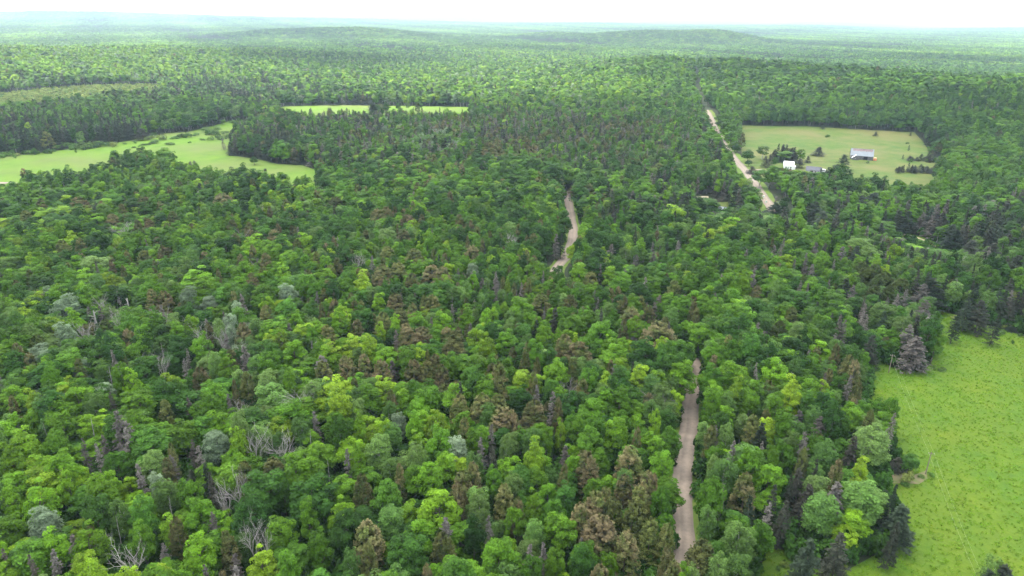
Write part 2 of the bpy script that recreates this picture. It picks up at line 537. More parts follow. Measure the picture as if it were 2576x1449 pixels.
Z8 = lambda x, y: (1717 + x * .5, 724.5 + y * .5)
MEADOWS = {
 'near': poly([Z8(*p) for p in [(1300, 118), (1258, 150), (1252, 385), (1180, 420), (1050, 400), (985, 345), (935, 430), (910, 600), (965, 690), (1050, 760), (1060, 850), (1150, 930), (1060, 960), (1005, 985), (1040, 1090), (1095, 1180), (1090, 1290), (960, 1350), (830, 1420), (640, 1400), (560, 1345), (480, 1310), (420, 1330), (380, 1440), (300, 1600), (1000, 1900), (2400, 1900), (3000, 900), (2500, 420), (1850, 300), (1717, 245), (1600, 203), (1500, 182), (1400, 142)]]),
 'left': poly([(-260, 400), (0, 392), (70, 389), (140, 379), (205, 373), (330, 353), (400, 336), (470, 333), (540, 316), (575, 305), (628, 303), (640, 315), (600, 345), (575, 392), (610, 395), (660, 403), (700, 413), (760, 416), (800, 430), (797, 430, 19), (733, 428, 19), (667, 420, 18), (583, 423, 16), (517, 422, 14), (450, 412, 10), (400, 400, 4), (340, 405, 6), (290, 405, 6), (233, 430, 12), (187, 437, 12), (57, 447, 12), (0, 458, 10), (-260, 470, 10)]),
 'middle': poly([(692, 284), (700, 272), (720, 267), (850, 265), (945, 266), (1050, 267), (1190, 270), (1185, 277, 15), (1065, 276, 15), (945, 275, 15), (800, 282, 15), (740, 288, 12), (692, 291, 4)]),
 'barn': poly([(1850, 315), (2030, 318), (2200, 328), (2300, 333), (2320, 355), (2340, 380), (2350, 402), (2368, 412), (2362, 440), (2345, 452, 16), (2260, 447, 16), (2190, 441, 16), (2100, 433, 12), (2060, 433, 6), (2010, 424, 11), (1960, 418, 13), (1925, 428, 9), (1905, 434), (1878, 430), (1868, 405), (1866, 384), (1858, 350)]),
 'track': poly([(2235, 580), (2290, 588), (2334, 601), (2370, 619), (2381, 638), (2363, 642), (2340, 633), (2310, 612), (2260, 603)]),
 'lawn': poly([(1788, 510), (1835, 508), (1842, 528), (1830, 545), (1800, 545), (1786, 528)]),
 'glade': poly([(1915, 515), (1935, 518), (1932, 548), (1920, 552)]),
 'grassgap': poly([(2018, 558), (2045, 562), (2052, 575), (2030, 580)]),
}
BRUSH = poly([(-200, 258), (130, 222), (230, 216), (400, 213), (412, 236), (330, 248), (230, 262), (0, 280)])
MEADOWS['brush'] = BRUSH
SANDP = poly([(1752, 494), (1782, 494), (1782, 504), (1752, 506)])
DIRT = poly([Z8(*p) for p in [(1010, 945), (1080, 925), (1150, 950), (1225, 920), (1232, 960), (1190, 990), (1120, 985), (1020, 985)]])

def polyline(pts):
    return [at(p[0], p[1]).xy for p in pts]
ROADS = {
 'near_gravel_road': (polyline([(1830, 1660), (1768, 1545), (1733, 1462), (1722, 1385), (1718, 1300), (1716, 1210), (1722, 1150), (1730, 1080), (1736, 1030), (1745, 975), (1748, 935), (1738, 900), (1690, 850), (1600, 790), (1500, 748), (1420, 726), (1399, 710), (1394, 692), (1403, 672), (1424, 646), (1436, 620), (1441, 595), (1441, 570), (1437, 545), (1432, 520), (1428, 500), (1424, 484)]), 5.5),
 'cross_gravel_road': (polyline([(1330, 483), (1380, 483), (1424, 483), (1470, 483), (1560, 486), (1700, 492), (1800, 505)]), 5.5),
 'far_gravel_road': (polyline([(1950, 540), (1935, 515), (1920, 494), (1905, 472), (1890, 450), (1873, 428), (1855, 408), (1837, 386), (1821, 364), (1808, 340), (1796, 315), (1786, 291), (1776, 277)]), 7.0),
 'driveway': (polyline([(1872, 429), (1884, 428.5), (1900, 428.5), (1918, 427)]), 3.5),
 'side_road': (polyline([(-200, 461), (0, 461), (30, 462), (60, 465)]), 5.5),
 'sandy_track': (polyline([(2245, 586), (2275, 592), (2310, 600), (2335, 612), (2355, 625), (2368, 640)]), 2.6),
}
CUT = polyline([(1776, 277), (1766, 262), (1757, 235), (1751, 200), (1747, 165), (1744, 145), (1741, 131)])

def resample(pts, step):
    # smooth (Catmull-Rom) then even spacing
    P = [Vector(p) for p in pts]
    P = [P[0] * 2 - P[1]] + P + [P[-1] * 2 - P[-2]]
    out = []
    for i in range(1, len(P) - 2):
        a, b, c, d = P[i - 1:i + 3]
        n = max(2, int((c - b).length / step))
        for k in range(n):
            t = k / n
            out.append(0.5 * ((2 * b) + (c - a) * t + (2 * a - 5 * b + 4 * c - d) * t * t + (3 * b - a - 3 * c + d) * t ** 3))
    out.append(P[-2])
    return out

def dist_polyline(X, Y, pts):
    best = np.full(X.shape, 1e9)
    for a, b in zip(pts[:-1], pts[1:]):
        ax, ay = a; bx, by = b
        dx, dy = bx - ax, by - ay
        L2 = dx * dx + dy * dy + 1e-9
        t = np.clip(((X - ax) * dx + (Y - ay) * dy) / L2, 0, 1)
        best = np.minimum(best, np.hypot(X - ax - t * dx, Y - ay - t * dy))
    return best

def inside(X, Y, pg):
    r = np.zeros(X.shape, bool)
    n = len(pg)
    for i in range(n):
        x0, y0 = pg[i]; x1, y1 = pg[(i + 1) % n]
        c = ((y0 > Y) != (y1 > Y))
        with np.errstate(divide='ignore', invalid='ignore'):
            r ^= c & (X < (x1 - x0) * (Y - y0) / (y1 - y0 + 1e-12) + x0)
    return r

# ------------------------------------------------------------------ ground, meadows and roads as sheets
def link(name, me, parent=None):
    o = bpy.data.objects.new(name, me)
    COL.objects.link(o)
    if parent: o.parent = parent
    return o

def tag(o, label=None, cat=None, group=None, kind=None):
    if label: o['label'] = label
    if cat: o['category'] = cat
    if group: o['group'] = group
    if kind: o['kind'] = kind
    return o

def forest_floor_mat():
    m, t = new_mat('forest_floor')
    out = t.nodes.new('ShaderNodeOutputMaterial'); bs = t.nodes.new('ShaderNodeBsdfPrincipled')
    bs.inputs['Roughness'].default_value = 0.95
    p = position(t)
    c = ramp(t, noise(t, 0.12, 6, p), [(0.32, (0.020, 0.020, 0.009)), (0.55, (0.020, 0.034, 0.008)), (0.75, (0.030, 0.052, 0.010))])
    t.links.new(c, bs.inputs['Base Color']); t.links.new(bs.outputs[0], out.inputs['Surface'])
    return m

def meadow_mat(name, cols, patch, flower=0.0, patch_scale=0.03, grain=0.35, pm=0.55):
    m, t = new_mat(name)
    out = t.nodes.new('ShaderNodeOutputMaterial'); bs = t.nodes.new('ShaderNodeBsdfPrincipled')
    bs.inputs['Roughness'].default_value = 0.9
    bs.inputs['Specular IOR Level'].default_value = 0.15
    p = position(t)
    c = ramp(t, noise(t, grain, 9, p, .68), [(0.30, cols[0]), (0.5, cols[1]), (0.72, cols[2])])
    f = ramp(t, noise(t, patch_scale, 5, p, .6), [(0.40, (0, 0, 0)), (0.68, (1, 1, 1))])
    c = mixc(t, f, c, patch, 'MIX') if False else mixc(t, f, c, mixc(t, pm, c, patch))
    if flower:
        ff = ramp(t, noise(t, 0.045, 6, p, .7), [(0.44, (0, 0, 0)), (0.78, (flower,) * 3)])
        c = mixc(t, ff, c, (0.24, 0.24, 0.010))
    bm_ = t.nodes.new('ShaderNodeBump'); bm_.inputs['Strength'].default_value = 0.6; bm_.inputs['Distance'].default_value = 0.35
    t.links.new(noise(t, 1.1, 6, p, .7), bm_.inputs['Height'])
    t.links.new(bm_.outputs[0], bs.inputs['Normal'])
    t.links.new(c, bs.inputs['Base Color']); t.links.new(bs.outputs[0], out.inputs['Surface'])
    return m

def gravel_mat(name, base):
    m, t = new_mat(name)
    out = t.nodes.new('ShaderNodeOutputMaterial'); bs = t.nodes.new('ShaderNodeBsdfPrincipled')
    bs.inputs['Roughness'].default_value = 0.95
    p = position(t)
    a = t.nodes.new('ShaderNodeAttribute'); a.attribute_name = 'across'
    wob = t.nodes.new('ShaderNodeMath'); wob.operation = 'MULTIPLY_ADD'; wob.inputs[1].default_value = 0.12
    t.links.new(noise(t, 0.12, 4, p), wob.inputs[0]); t.links.new(a.outputs['Fac'], wob.inputs[2])
    tr = ramp(t, wob.outputs[0], [(0.06, tuple(x * .86 for x in base)), (0.22, base), (0.36, tuple(x * 1.12 for x in base)), (0.47, tuple(x * .9 for x in base)), (0.58, base), (0.72, tuple(x * 1.13 for x in base)), (0.84, base), (1.0, tuple(x * .75 for x in base))])
    g = ramp(t, noise(t, 0.8, 8, p, .7), [(0.3, (.78, .78, .78)), (0.7, (1.12, 1.12, 1.12))])
    c = mixc(t, 1.0, tr, g, 'MULTIPLY')
    b = t.nodes.new('ShaderNodeBump'); b.inputs['Strength'].default_value = .5; b.inputs['Distance'].default_value = .08
    t.links.new(noise(t, 3.0, 5, p), b.inputs['Height']); t.links.new(b.outputs[0], bs.inputs['Normal'])
    t.links.new(c, bs.inputs['Base Color']); t.links.new(bs.outputs[0], out.inputs['Surface'])
    return m

# ground: one polar sheet out to the horizon
az = np.concatenate([np.linspace(-62, 62, 420), np.linspace(62, 298, 40)[1:-1]]) * math.pi / 180
rr = np.geomspace(6, 24000, 460)
A_, R_ = np.meshgrid(az, rr, indexing='ij')
GX, GY = np.sin(A_) * R_, np.cos(A_) * R_
GZ = height(GX, GY)
na, nr = len(az), len(rr)
V = np.stack([GX, GY, GZ], -1).reshape(-1, 3)
I, J = np.meshgrid(np.arange(na), np.arange(nr - 1), indexing='ij')
I2 = (I + 1) % na
Fq = np.stack([I * nr + J, I * nr + J + 1, I2 * nr + J + 1, I2 * nr + J], -1).reshape(-1, 4)
V = np.concatenate([V, [[0, 0, 0]]])
ground_me = mesh_from('ground', V, Fq, [forest_floor_mat()], smooth_=True)
bmg = bmesh.new(); bmg.from_mesh(ground_me); bmg.verts.ensure_lookup_table()
c0 = bmg.verts[len(V) - 1]
for i in range(na):
    f = bmg.faces.new((c0, bmg.verts[((i + 1) % na) * nr], bmg.verts[i * nr]))
bmesh.ops.recalc_face_normals(bmg, faces=bmg.faces)
bmg.to_mesh(ground_me); bmg.free()
if ground_me.polygons[0].normal.z < 0: ground_me.flip_normals()
tag(link('ground', ground_me), 'dark leaf-littered forest floor rolling away to the hazy horizon', kind='structure')

def sheet(name, pg, mat, lift, step, label):
    xs = [p[0] for p in pg]; ys = [p[1] for p in pg]
    # rounded outline
    ring = []
    n = len(pg)
    for i in range(n):
        a = Vector(pg[i]); b = Vector(pg[(i + 1) % n])
        k = max(1, int((b - a).length / (step * 1.2)))
        ring += [a.lerp(b, j / k) for j in range(k)]
    gx, gy = np.meshgrid(np.arange(min(xs), max(xs), step), np.arange(min(ys), max(ys), step))
    gx = gx.ravel(); gy = gy.ravel()
    m = inside(gx, gy, pg)
    pts = ring + [Vector((x, y)) for x, y in zip(gx[m], gy[m])]
    edges = [(i, (i + 1) % len(ring)) for i in range(len(ring))]
    vs, es, fs, *_ = geometry.delaunay_2d_cdt(pts, edges, [], 1, 0.01)
    X = np.array([v[0] for v in vs]); Y = np.array([v[1] for v in vs])
    me = bpy.data.meshes.new(name)
    me.from_pydata([(x, y, z + lift) for x, y, z in zip(X, Y, height(X, Y))], [], [tuple(f) for f in fs])
    me.materials.append(mat)
    me.polygons.foreach_set('use_smooth', np.ones(len(me.polygons), bool))
    me.update()
    if len(me.polygons) and sum(p.normal.z for p in me.polygons) < 0: me.flip_normals()
    return tag(link(name, me), label, kind='structure')

MEAD1 = meadow_mat('near_meadow_grass', [(0.044, 0.108, 0.008), (0.066, 0.140, 0.010), (0.092, 0.162, 0.016)], (0.10, 0.14, 0.012), 0.26)
MEAD2 = meadow_mat('meadow_grass', [(0.074, 0.160, 0.013), (0.106, 0.202, 0.015), (0.138, 0.222, 0.024)], (0.145, 0.150, 0.060), 0.0, 0.011, 0.055, 0.7)
MEAD3 = meadow_mat('barn_field_grass', [(0.050, 0.112, 0.015), (0.082, 0.135, 0.022), (0.130, 0.146, 0.042)], (0.175, 0.150, 0.060), 0.0, 0.016, 0.07, 0.75)
sheet('meadow', MEADOWS['near'], MEAD1, .12, 4.0, 'lush bright green meadow with yellow flowers at the lower right')
sheet('meadow', MEADOWS['left'], MEAD2, .15, 12.0, 'wide smooth green meadow on the left, beyond the near woods')
sheet('meadow', MEADOWS['middle'], MEAD2, .25, 14.0, 'narrow strip of pale meadow in front of far conifers')
sheet('meadow', MEADOWS['barn'], MEAD3, .15, 10.0, 'pale patchy hay field around the grey barn')
sheet('meadow', MEADOWS['track'], MEAD1, .12, 4.0, 'small grassy clearing along the sandy track among dark spruces')
sheet('meadow', MEADOWS['lawn'], MEAD3, .12, 4.0, 'small yellowish lawn beside the small metal-roofed cabin')
sheet('meadow', MEADOWS['glade'], MEAD2, .12, 4.0, 'narrow green glade at the end of the far road')
sheet('meadow', MEADOWS['grassgap'], MEAD2, .12, 4.0, 'tiny green gap among dark spruces right of the small cabin')
MEAD4 = meadow_mat('brush_grass', [(0.12, 0.17, 0.03), (0.165, 0.21, 0.04), (0.21, 0.235, 0.06)], (0.12, 0.16, 0.05), 0.0, 0.02, 0.08)
sheet('meadow', BRUSH, MEAD4, .3, 14.0, 'pale brushy clearing at the far left in front of the sunlit hill')
SANDM = plain('sand', (0.50, 0.42, 0.30), .95, .15, .4)
sheet('sand_patch', SANDP, SANDM, .2, 3.0, 'pale bare sand patch between trees above the small cabin')
DIRTM = plain('bare_dirt', (0.165, 0.115, 0.075), .95, .3, .5, dark=(0.09, .14, .02))
sheet('dirt_patch', DIRT, DIRTM, .2, 2.0, 'bare brown dirt beside the utility pole at the meadow edge')

GRAVEL = gravel_mat('gravel', (0.285, 0.228, 0.180))
GRAVEL2 = gravel_mat('track_sand', (0.40, 0.33, 0.20))
RLAB = {'near_gravel_road': 'pinkish gravel road winding through the near woods', 'cross_gravel_road': 'gravel cross road at the far end of the winding road, mostly hidden',
        'far_gravel_road': 'straight gravel road running past the farm towards the hill', 'driveway': 'short pale driveway leading from the far road to the farm',
        'side_road': 'short pale stretch of road at the left edge of the photo', 'sandy_track': 'curved sandy track in the small clearing'}
def strip(name, pts, width, mat, lift, label, wob=.35, kind='structure'):
    P = resample(pts, 3.0)
    V, Fq, ac = [], [], []
    nx = 6
    for i, p in enumerate(P):
        a = P[max(i - 1, 0)]; b = P[min(i + 1, len(P) - 1)]
        t = (b - a).normalized(); n = Vector((t.y, -t.x))
        wl = width * .5 + wob * (math.sin(i * .9) * .5 + math.sin(i * .37 + 1) * .5 + random.uniform(-.3, .3))
        wr = width * .5 + wob * (math.sin(i * .7 + 2) * .5 + math.sin(i * .29) * .5 + random.uniform(-.3, .3))
        for k in range(nx + 1):
            s = k / nx
            off = -wl + (wl + wr) * s
            q = p + n * off
            V.append((q.x, q.y, hz(q.x, q.y) + lift + 0.06 * (1 - (2 * s - 1) ** 2)))
            ac.append(s)
    for i in range(len(P) - 1):
        for k in range(nx):
            a = i * (nx + 1) + k
            Fq.append((a, a + 1, a + nx + 2, a + nx + 1))
    me = bpy.data.meshes.new(name); me.from_pydata(V, [], Fq); me.materials.append(mat)
    at_ = me.attributes.new('across', 'FLOAT', 'POINT'); at_.data.foreach_set('value', ac)
    me.polygons.foreach_set('use_smooth', np.ones(len(me.polygons), bool))
    if sum(p.normal.z for p in me.polygons) < 0: me.flip_normals()
    return tag(link(name, me), label, kind=kind)
VERGE = meadow_mat('verge_grass', [(0.075, 0.140, 0.02), (0.11, 0.185, 0.025), (0.165, 0.22, 0.05)], (0.15, 0.17, 0.05))
for i, (k, (pts, wd)) in enumerate(ROADS.items()):
    nm = {'driveway': 'driveway', 'sandy_track': 'track'}.get(k, 'gravel_road')
    if k in ('near_gravel_road', 'far_gravel_road'):
        strip('grass_verge', pts, wd + (3.6 if k[0] == 'n' else 8), VERGE, .17 + .01 * i, 'grassy verge of the ' + ('winding gravel road in the near woods' if k[0] == 'n' else 'straight far gravel road'), .8)
    strip(nm, pts, wd, GRAVEL2 if k == 'sandy_track' else GRAVEL, .27 + .012 * i, RLAB[k])

# ------------------------------------------------------------------ where the trees stand
T_x, T_y, T_code, T_w, T_h, T_hand = [], [], [], [], [], []
def tree_at(px, py, width_px, code, base=None, hh=None):
    """tree whose top is seen at (px,py); with base the foot is seen at (px,base)"""
    H0 = PROT[(code, 0)][0]['H']
    if base is not None:
        p = at(px, base)
        _, _, dep = proj1(p)
        dz = ray(px, base); dpr = math.atan2(-dz.z, math.hypot(dz.x, dz.y))
        h = (base - py) / FPX * dep / max(.3, math.cos(dpr))
    else:
        h = hh or {'M': 16, 'L': 16, 'D': 16.5, 'B': 15, 'V': 15, 'C': 16, 'O': 14, 'S': 15, 'G': 14.5, 'W': 15.5, 'N': 14, 'H': 3, 'Y': 3}[code] * random.uniform(.94, 1.06)
        p = at(px, py, h)
        _, _, dep = proj1((p.x, p.y, p.z + h * .7))
    wd = width_px / FPX * dep * {'C': 1.28, 'O': 1.2, 'S': 1.5, 'G': 1.3}.get(code, 1.0)
    if code in 'SG': wd = max(wd, min(3.6, h * .30))
    T_x.append(p.x); T_y.append(p.y); T_code.append(code); T_w.append(wd); T_h.append(max(h, .8)); T_hand.append(1)

def batch(ox, oy, k, items):
    for it in items:
        x, y, wpx, code = it[:4]
        base = it[4] if len(it) > 4 else None
        tree_at(ox + x * k, oy + y * k, wpx * k, code, None if base is None else oy + base * k)

K3 = 1 / 3
batch(858.7, 966, K3, [
 (1220,165,220,'C'),(1075,60,190,'C'),(900,60,150,'C'),(1180,60,170,'C'),(1440,110,200,'C'),(1300,180,120,'C'),(980,590,140,'C'),(900,650,180,'C'),(880,780,100,'C'),(1230,745,170,'C'),(1330,840,120,'C'),(1660,580,90,'C'),(1880,500,170,'C'),(2200,470,200,'C'),(2300,640,150,'C'),(2370,650,90,'C'),(2150,680,160,'C'),(2270,750,170,'C'),(2010,750,140,'C'),(1930,810,220,'C'),(1800,900,150,'C'),(2050,860,200,'C'),(2190,900,170,'C'),(1980,990,300,'C'),(2160,1090,190,'C'),(2330,1010,160,'C'),(2450,1040,150,'C'),(2480,1220,120,'C'),(150,660,150,'C'),(180,1010,230,'C'),(200,1190,150,'C'),(640,1330,110,'C'),(770,1110,190,'C'),(1640,85,80,'C'),(2230,1420,120,'C'),(430,580,90,'C'),(2240,310,80,'C'),
 (1590,40,62,'G'),(1490,0,50,'G'),(1060,390,60,'G'),(440,190,110,'V'),(40,480,50,'G'),(1110,990,60,'G'),(1415,1190,44,'G'),(1150,450,40,'S'),(1545,1180,80,'G'),
 (730,800,320,'L'),(115,460,120,'L'),(330,250,120,'L'),(2090,250,190,'L'),(2380,190,90,'L'),(1660,250,90,'L'),(740,200,180,'L'),(540,200,110,'L'),(1470,460,180,'L'),(130,230,100,'L'),
 (280,380,220,'B'),(570,430,150,'B'),(370,300,140,'B'),(1010,500,150,'B'),(1450,330,150,'B'),(1300,650,180,'B'),(1030,760,170,'B'),(1050,860,170,'B'),(1450,1010,150,'B'),(1130,140,130,'B'),(110,90,130,'B'),(340,120,110,'B'),
 (1610,850,200,'M'),(1640,960,230,'M'),(1190,1170,290,'M'),(1260,390,120,'B'),(2430,770,170,'M'),(2430,480,200,'M'),(660,580,200,'M'),(740,330,200,'M'),(870,370,150,'V'),(1150,600,140,'M'),(1310,900,150,'M'),(1450,1280,180,'M'),(340,720,220,'M'),(60,1220,130,'B'),(1000,1010,150,'D'),(1640,1230,180,'M'),(1900,100,250,'M'),(2110,40,200,'M'),(1880,310,170,'M')])
batch(0, 966, K3, [
 (2120,350,190,'W'),(1910,350,150,'W'),(1770,640,200,'W'),(1690,760,140,'W'),(1890,1060,170,'W'),(1990,1040,110,'W'),(960,1190,240,'W'),
 (660,230,22,'N'),(325,265,16,'N'),(1255,815,20,'N'),(850,980,16,'N'),(2470,540,16,'N'),(2410,590,14,'N'),(2325,320,16,'N'),
 (1610,340,190,'V'),(290,950,200,'V'),(1190,660,120,'V'),
 (1230,110,110,'C'),(1245,540,110,'C'),(1280,430,80,'C'),(1310,970,120,'C'),(1670,1400,120,'C'),(75,70,80,'C'),(1830,560,140,'C'),
 (830,50,60,'G'),(1420,100,45,'G'),(1050,580,60,'G'),(770,380,60,'G'),(730,440,50,'G'),(910,430,40,'G'),(600,400,60,'G'),(1430,420,60,'G'),(1540,580,50,'S'),(1570,650,50,'S'),(1480,460,50,'G'),(2380,190,70,'G'),(1730,60,50,'G'),(1750,1370,50,'G'),(1295,520,50,'G'),(1575,960,50,'G'),(1530,1370,60,'G'),
 (1980,680,330,'D'),(2350,720,330,'D'),(1880,850,230,'D'),(2060,0,260,'B'),(690,830,200,'D'),(860,870,150,'B'),(1240,720,170,'B'),(1130,480,200,'B'),(690,70,160,'B'),(380,330,190,'M'),
 (730,710,220,'L'),(1790,310,130,'L'),(480,620,130,'L'),(250,760,230,'L'),(50,780,150,'L'),(60,480,160,'L'),(1460,1130,240,'L'),(2310,860,140,'M'),(650,1080,250,'L'),(1420,690,180,'M'),(1060,840,180,'M'),(1030,1020,180,'M'),(620,1300,200,'L'),(860,480,190,'M'),(2400,1100,180,'M'),(2160,1260,180,'M'),(2120,670,140,'M')])
batch(0, 483, K3, [
 (580,30,120,'C'),(300,40,80,'C'),(830,160,110,'C'),(910,80,70,'C'),(1030,200,80,'C'),(1110,200,100,'C'),(1290,140,100,'C'),(1920,280,110,'C'),(2060,270,120,'C'),(1740,200,90,'C'),(1870,220,80,'C'),(2030,100,50,'C'),(470,350,130,'C'),(590,340,90,'C'),(1080,430,120,'C'),(1210,390,90,'C'),(830,500,60,'C'),(1810,460,80,'C'),(2000,450,100,'C'),(920,540,60,'C'),(1640,560,50,'C'),(1900,600,90,'C'),(1130,720,100,'C'),(1220,740,130,'C'),(1990,840,110,'C'),(1820,970,130,'C'),(2470,990,140,'C'),(2420,830,60,'C'),(780,950,120,'O'),(1510,1300,130,'C'),(580,1240,90,'C'),(1840,1350,110,'C'),(2440,1270,150,'C'),(1760,1400,60,'C'),(2240,340,90,'C'),(1670,0,150,'C'),(2520,30,140,'C'),(180,130,110,'C'),(40,190,110,'O'),
 (900,740,40,'G'),(750,850,50,'G'),(1690,1060,30,'G'),(1410,1170,50,'G'),(1380,1250,50,'G'),(2380,740,40,'G'),
 (920,220,150,'W'),(495,790,200,'V'),(960,775,60,'N'),(690,870,70,'N'),(630,970,150,'W'),(1215,1120,14,'N'),(800,1300,25,'N'),(865,890,70,'W'),(1190,1230,120,'W'),(1480,1000,110,'W'),
 (1560,770,130,'V'),(300,610,170,'B'),(2160,700,150,'V'),(700,480,230,'B'),(60,490,150,'B'),
 (1480,580,250,'L'),(2130,540,120,'L'),(2450,560,140,'L'),(980,1330,130,'L'),(1430,920,100,'L'),(850,600,120,'L'),(1700,1220,170,'L'),(960,340,120,'M'),(1630,410,170,'M'),(1500,1080,150,'M'),(2210,1120,170,'M'),(2020,1200,190,'M'),(2160,790,180,'M')])
batch(858.7, 483, K3, [
 (270,120,140,'C'),(500,160,130,'C'),(470,270,120,'C'),(340,100,100,'C'),(890,160,80,'C'),(990,390,130,'C'),(550,420,170,'C'),(340,400,130,'C'),(430,520,150,'C'),(310,540,160,'C'),(530,600,130,'C'),(680,540,150,'C'),(760,550,140,'C'),(410,760,150,'C'),(520,830,110,'C'),(620,770,90,'C'),(690,770,150,'C'),(440,870,140,'C'),(320,900,150,'C'),(590,1010,190,'C'),(500,980,140,'C'),(860,1070,200,'C'),(110,950,110,'C'),(540,1260,150,'C'),(640,1270,150,'C'),(750,1290,130,'C'),(40,1220,150,'C'),(180,1210,130,'C'),(310,1250,150,'C'),(1510,760,160,'C'),(1740,760,120,'C'),(1880,590,120,'C'),(2200,850,170,'C'),(2320,850,110,'C'),(2400,970,270,'C'),(1690,1060,160,'C'),(1800,1120,200,'C'),(1830,1390,110,'C'),(2520,660,130,'C'),(2140,960,90,'C'),(1450,1340,90,'C'),(1390,1200,90,'C'),(1480,1230,70,'C'),
 (1625,310,56,'G'),(1662,310,56,'S'),(1180,640,80,'G'),(1060,640,60,'G'),(1460,960,64,'S'),(1610,870,72,'S'),(2230,470,90,'G'),(2350,440,60,'G'),(2360,370,50,'G'),(2560,360,60,'G'),(2040,390,90,'G'),(2230,1000,100,'G'),(410,1040,50,'G'),(250,740,50,'S'),(1160,730,50,'G'),(1310,290,110,'W'),(130,470,120,'W'),
 (1800,550,150,'L'),(760,890,140,'L'),(1100,1090,140,'L'),(1090,870,100,'L'),(400,920,80,'L'),(290,950,70,'L'),(2230,940,130,'L'),(280,780,100,'L'),(950,880,130,'L'),(160,620,150,'L'),(1530,980,110,'L'),(1020,1020,150,'L'),
 (2120,610,170,'M'),(2260,660,190,'D'),(1250,1030,170,'M'),(1740,910,190,'M'),(1960,970,210,'M'),(1350,790,200,'M'),(2080,1140,200,'M'),(1640,1260,190,'M'),(570,900,150,'M'),(1690,150,110,'D'),(990,520,80,'V'),(340,260,150,'B')])
batch(1717.5, 469.6, K3, [
 (700,110,120,'S'),(770,150,80,'S'),(1060,180,130,'S'),(1000,110,130,'S'),(1450,40,120,'S'),(1180,90,70,'S'),(1370,60,90,'S'),(1520,270,60,'S'),(1650,180,90,'S'),(1720,180,90,'S'),(1820,190,100,'G'),(1890,210,80,'G'),(2060,320,140,'S'),(2200,400,130,'S'),(2350,420,130,'S'),(1970,190,100,'S'),(1010,410,70,'G'),(1070,420,60,'S'),(1210,450,90,'G'),(1310,440,90,'S'),(985,580,90,'G'),(1240,680,80,'S'),(1300,740,80,'G'),(895,700,60,'G'),(950,720,40,'G'),(930,540,40,'G'),(1150,540,40,'G'),(850,540,40,'G'),(1690,770,80,'G'),(1620,800,70,'G'),(1495,810,50,'S'),(1830,730,160,'G'),(1900,690,150,'S'),(1840,850,140,'G'),(1780,1130,190,'G'),(1730,1040,130,'G'),(1380,870,60,'G'),(1410,960,70,'G'),(1540,930,80,'S'),(1430,1110,110,'S'),(1270,1260,140,'C'),(1320,1300,110,'C'),
 (1390,600,170,'O'),(1470,580,150,'O'),(1450,730,150,'O'),(1540,640,150,'O'),(1660,680,160,'O'),(1560,740,130,'O'),(1370,560,130,'O'),(1480,660,130,'O'),
 (685,370,34,'C'),(1530,250,170,'B'),(1350,370,200,'B'),(1430,440,150,'B'),(1530,870,200,'B'),(1680,970,160,'B'),(1180,790,220,'M'),(1030,730,130,'M'),(850,770,220,'D'),(570,730,100,'C'),(830,900,120,'C'),(730,1000,140,'O'),(1170,1170,80,'C'),(110,900,70,'C'),(2110,470,130,'B'),(2310,590,140,'M'),(2370,650,150,'M'),(2090,920,70,'S'),(2390,940,70,'S'),(2270,850,130,'S'),(2170,850,110,'S'),(2330,640,80,'S'),(2500,690,90,'S'),(2530,510,130,'S')])
batch(1717, 724.5, .5, [
 (695,640,80,'G'),(840,430,52,'G'),(885,460,60,'C'),(185,690,32,'G'),(150,680,70,'C'),(860,740,60,'S'),(785,840,80,'C'),(520,1050,70,'S'),(435,1075,40,'G'),(465,990,60,'S'),(600,910,70,'S'),(565,940,50,'S'),(640,980,90,'S'),(1085,1160,40,'S'),(330,920,110,'C'),(355,1040,60,'S'),(800,1230,110,'S'),(650,1250,120,'S'),(770,970,130,'G'),(720,1040,170,'B'),(120,1265,170,'C'),(370,630,90,'C'),(400,670,70,'S'),(1180,240,110,'G'),(920,100,40,'G'),
 (970,690,190,'B'),(930,980,180,'B'),(215,850,150,'B'),(740,770,130,'B'),(700,950,130,'B'),(1060,1090,110,'S',1310),
 (1130,840,90,'D',930),(1080,850,60,'S',920),(1300,395,34,'H',418),(1262,385,24,'H',412),(1130,930,66,'Y',985),
 (1590,1360,110,'B'),(1640,1390,100,'S'),(1545,1400,80,'S'),(140,1100,90,'B'),(300,1180,150,'B'),(200,1330,120,'B'),(290,1340,130,'B')])
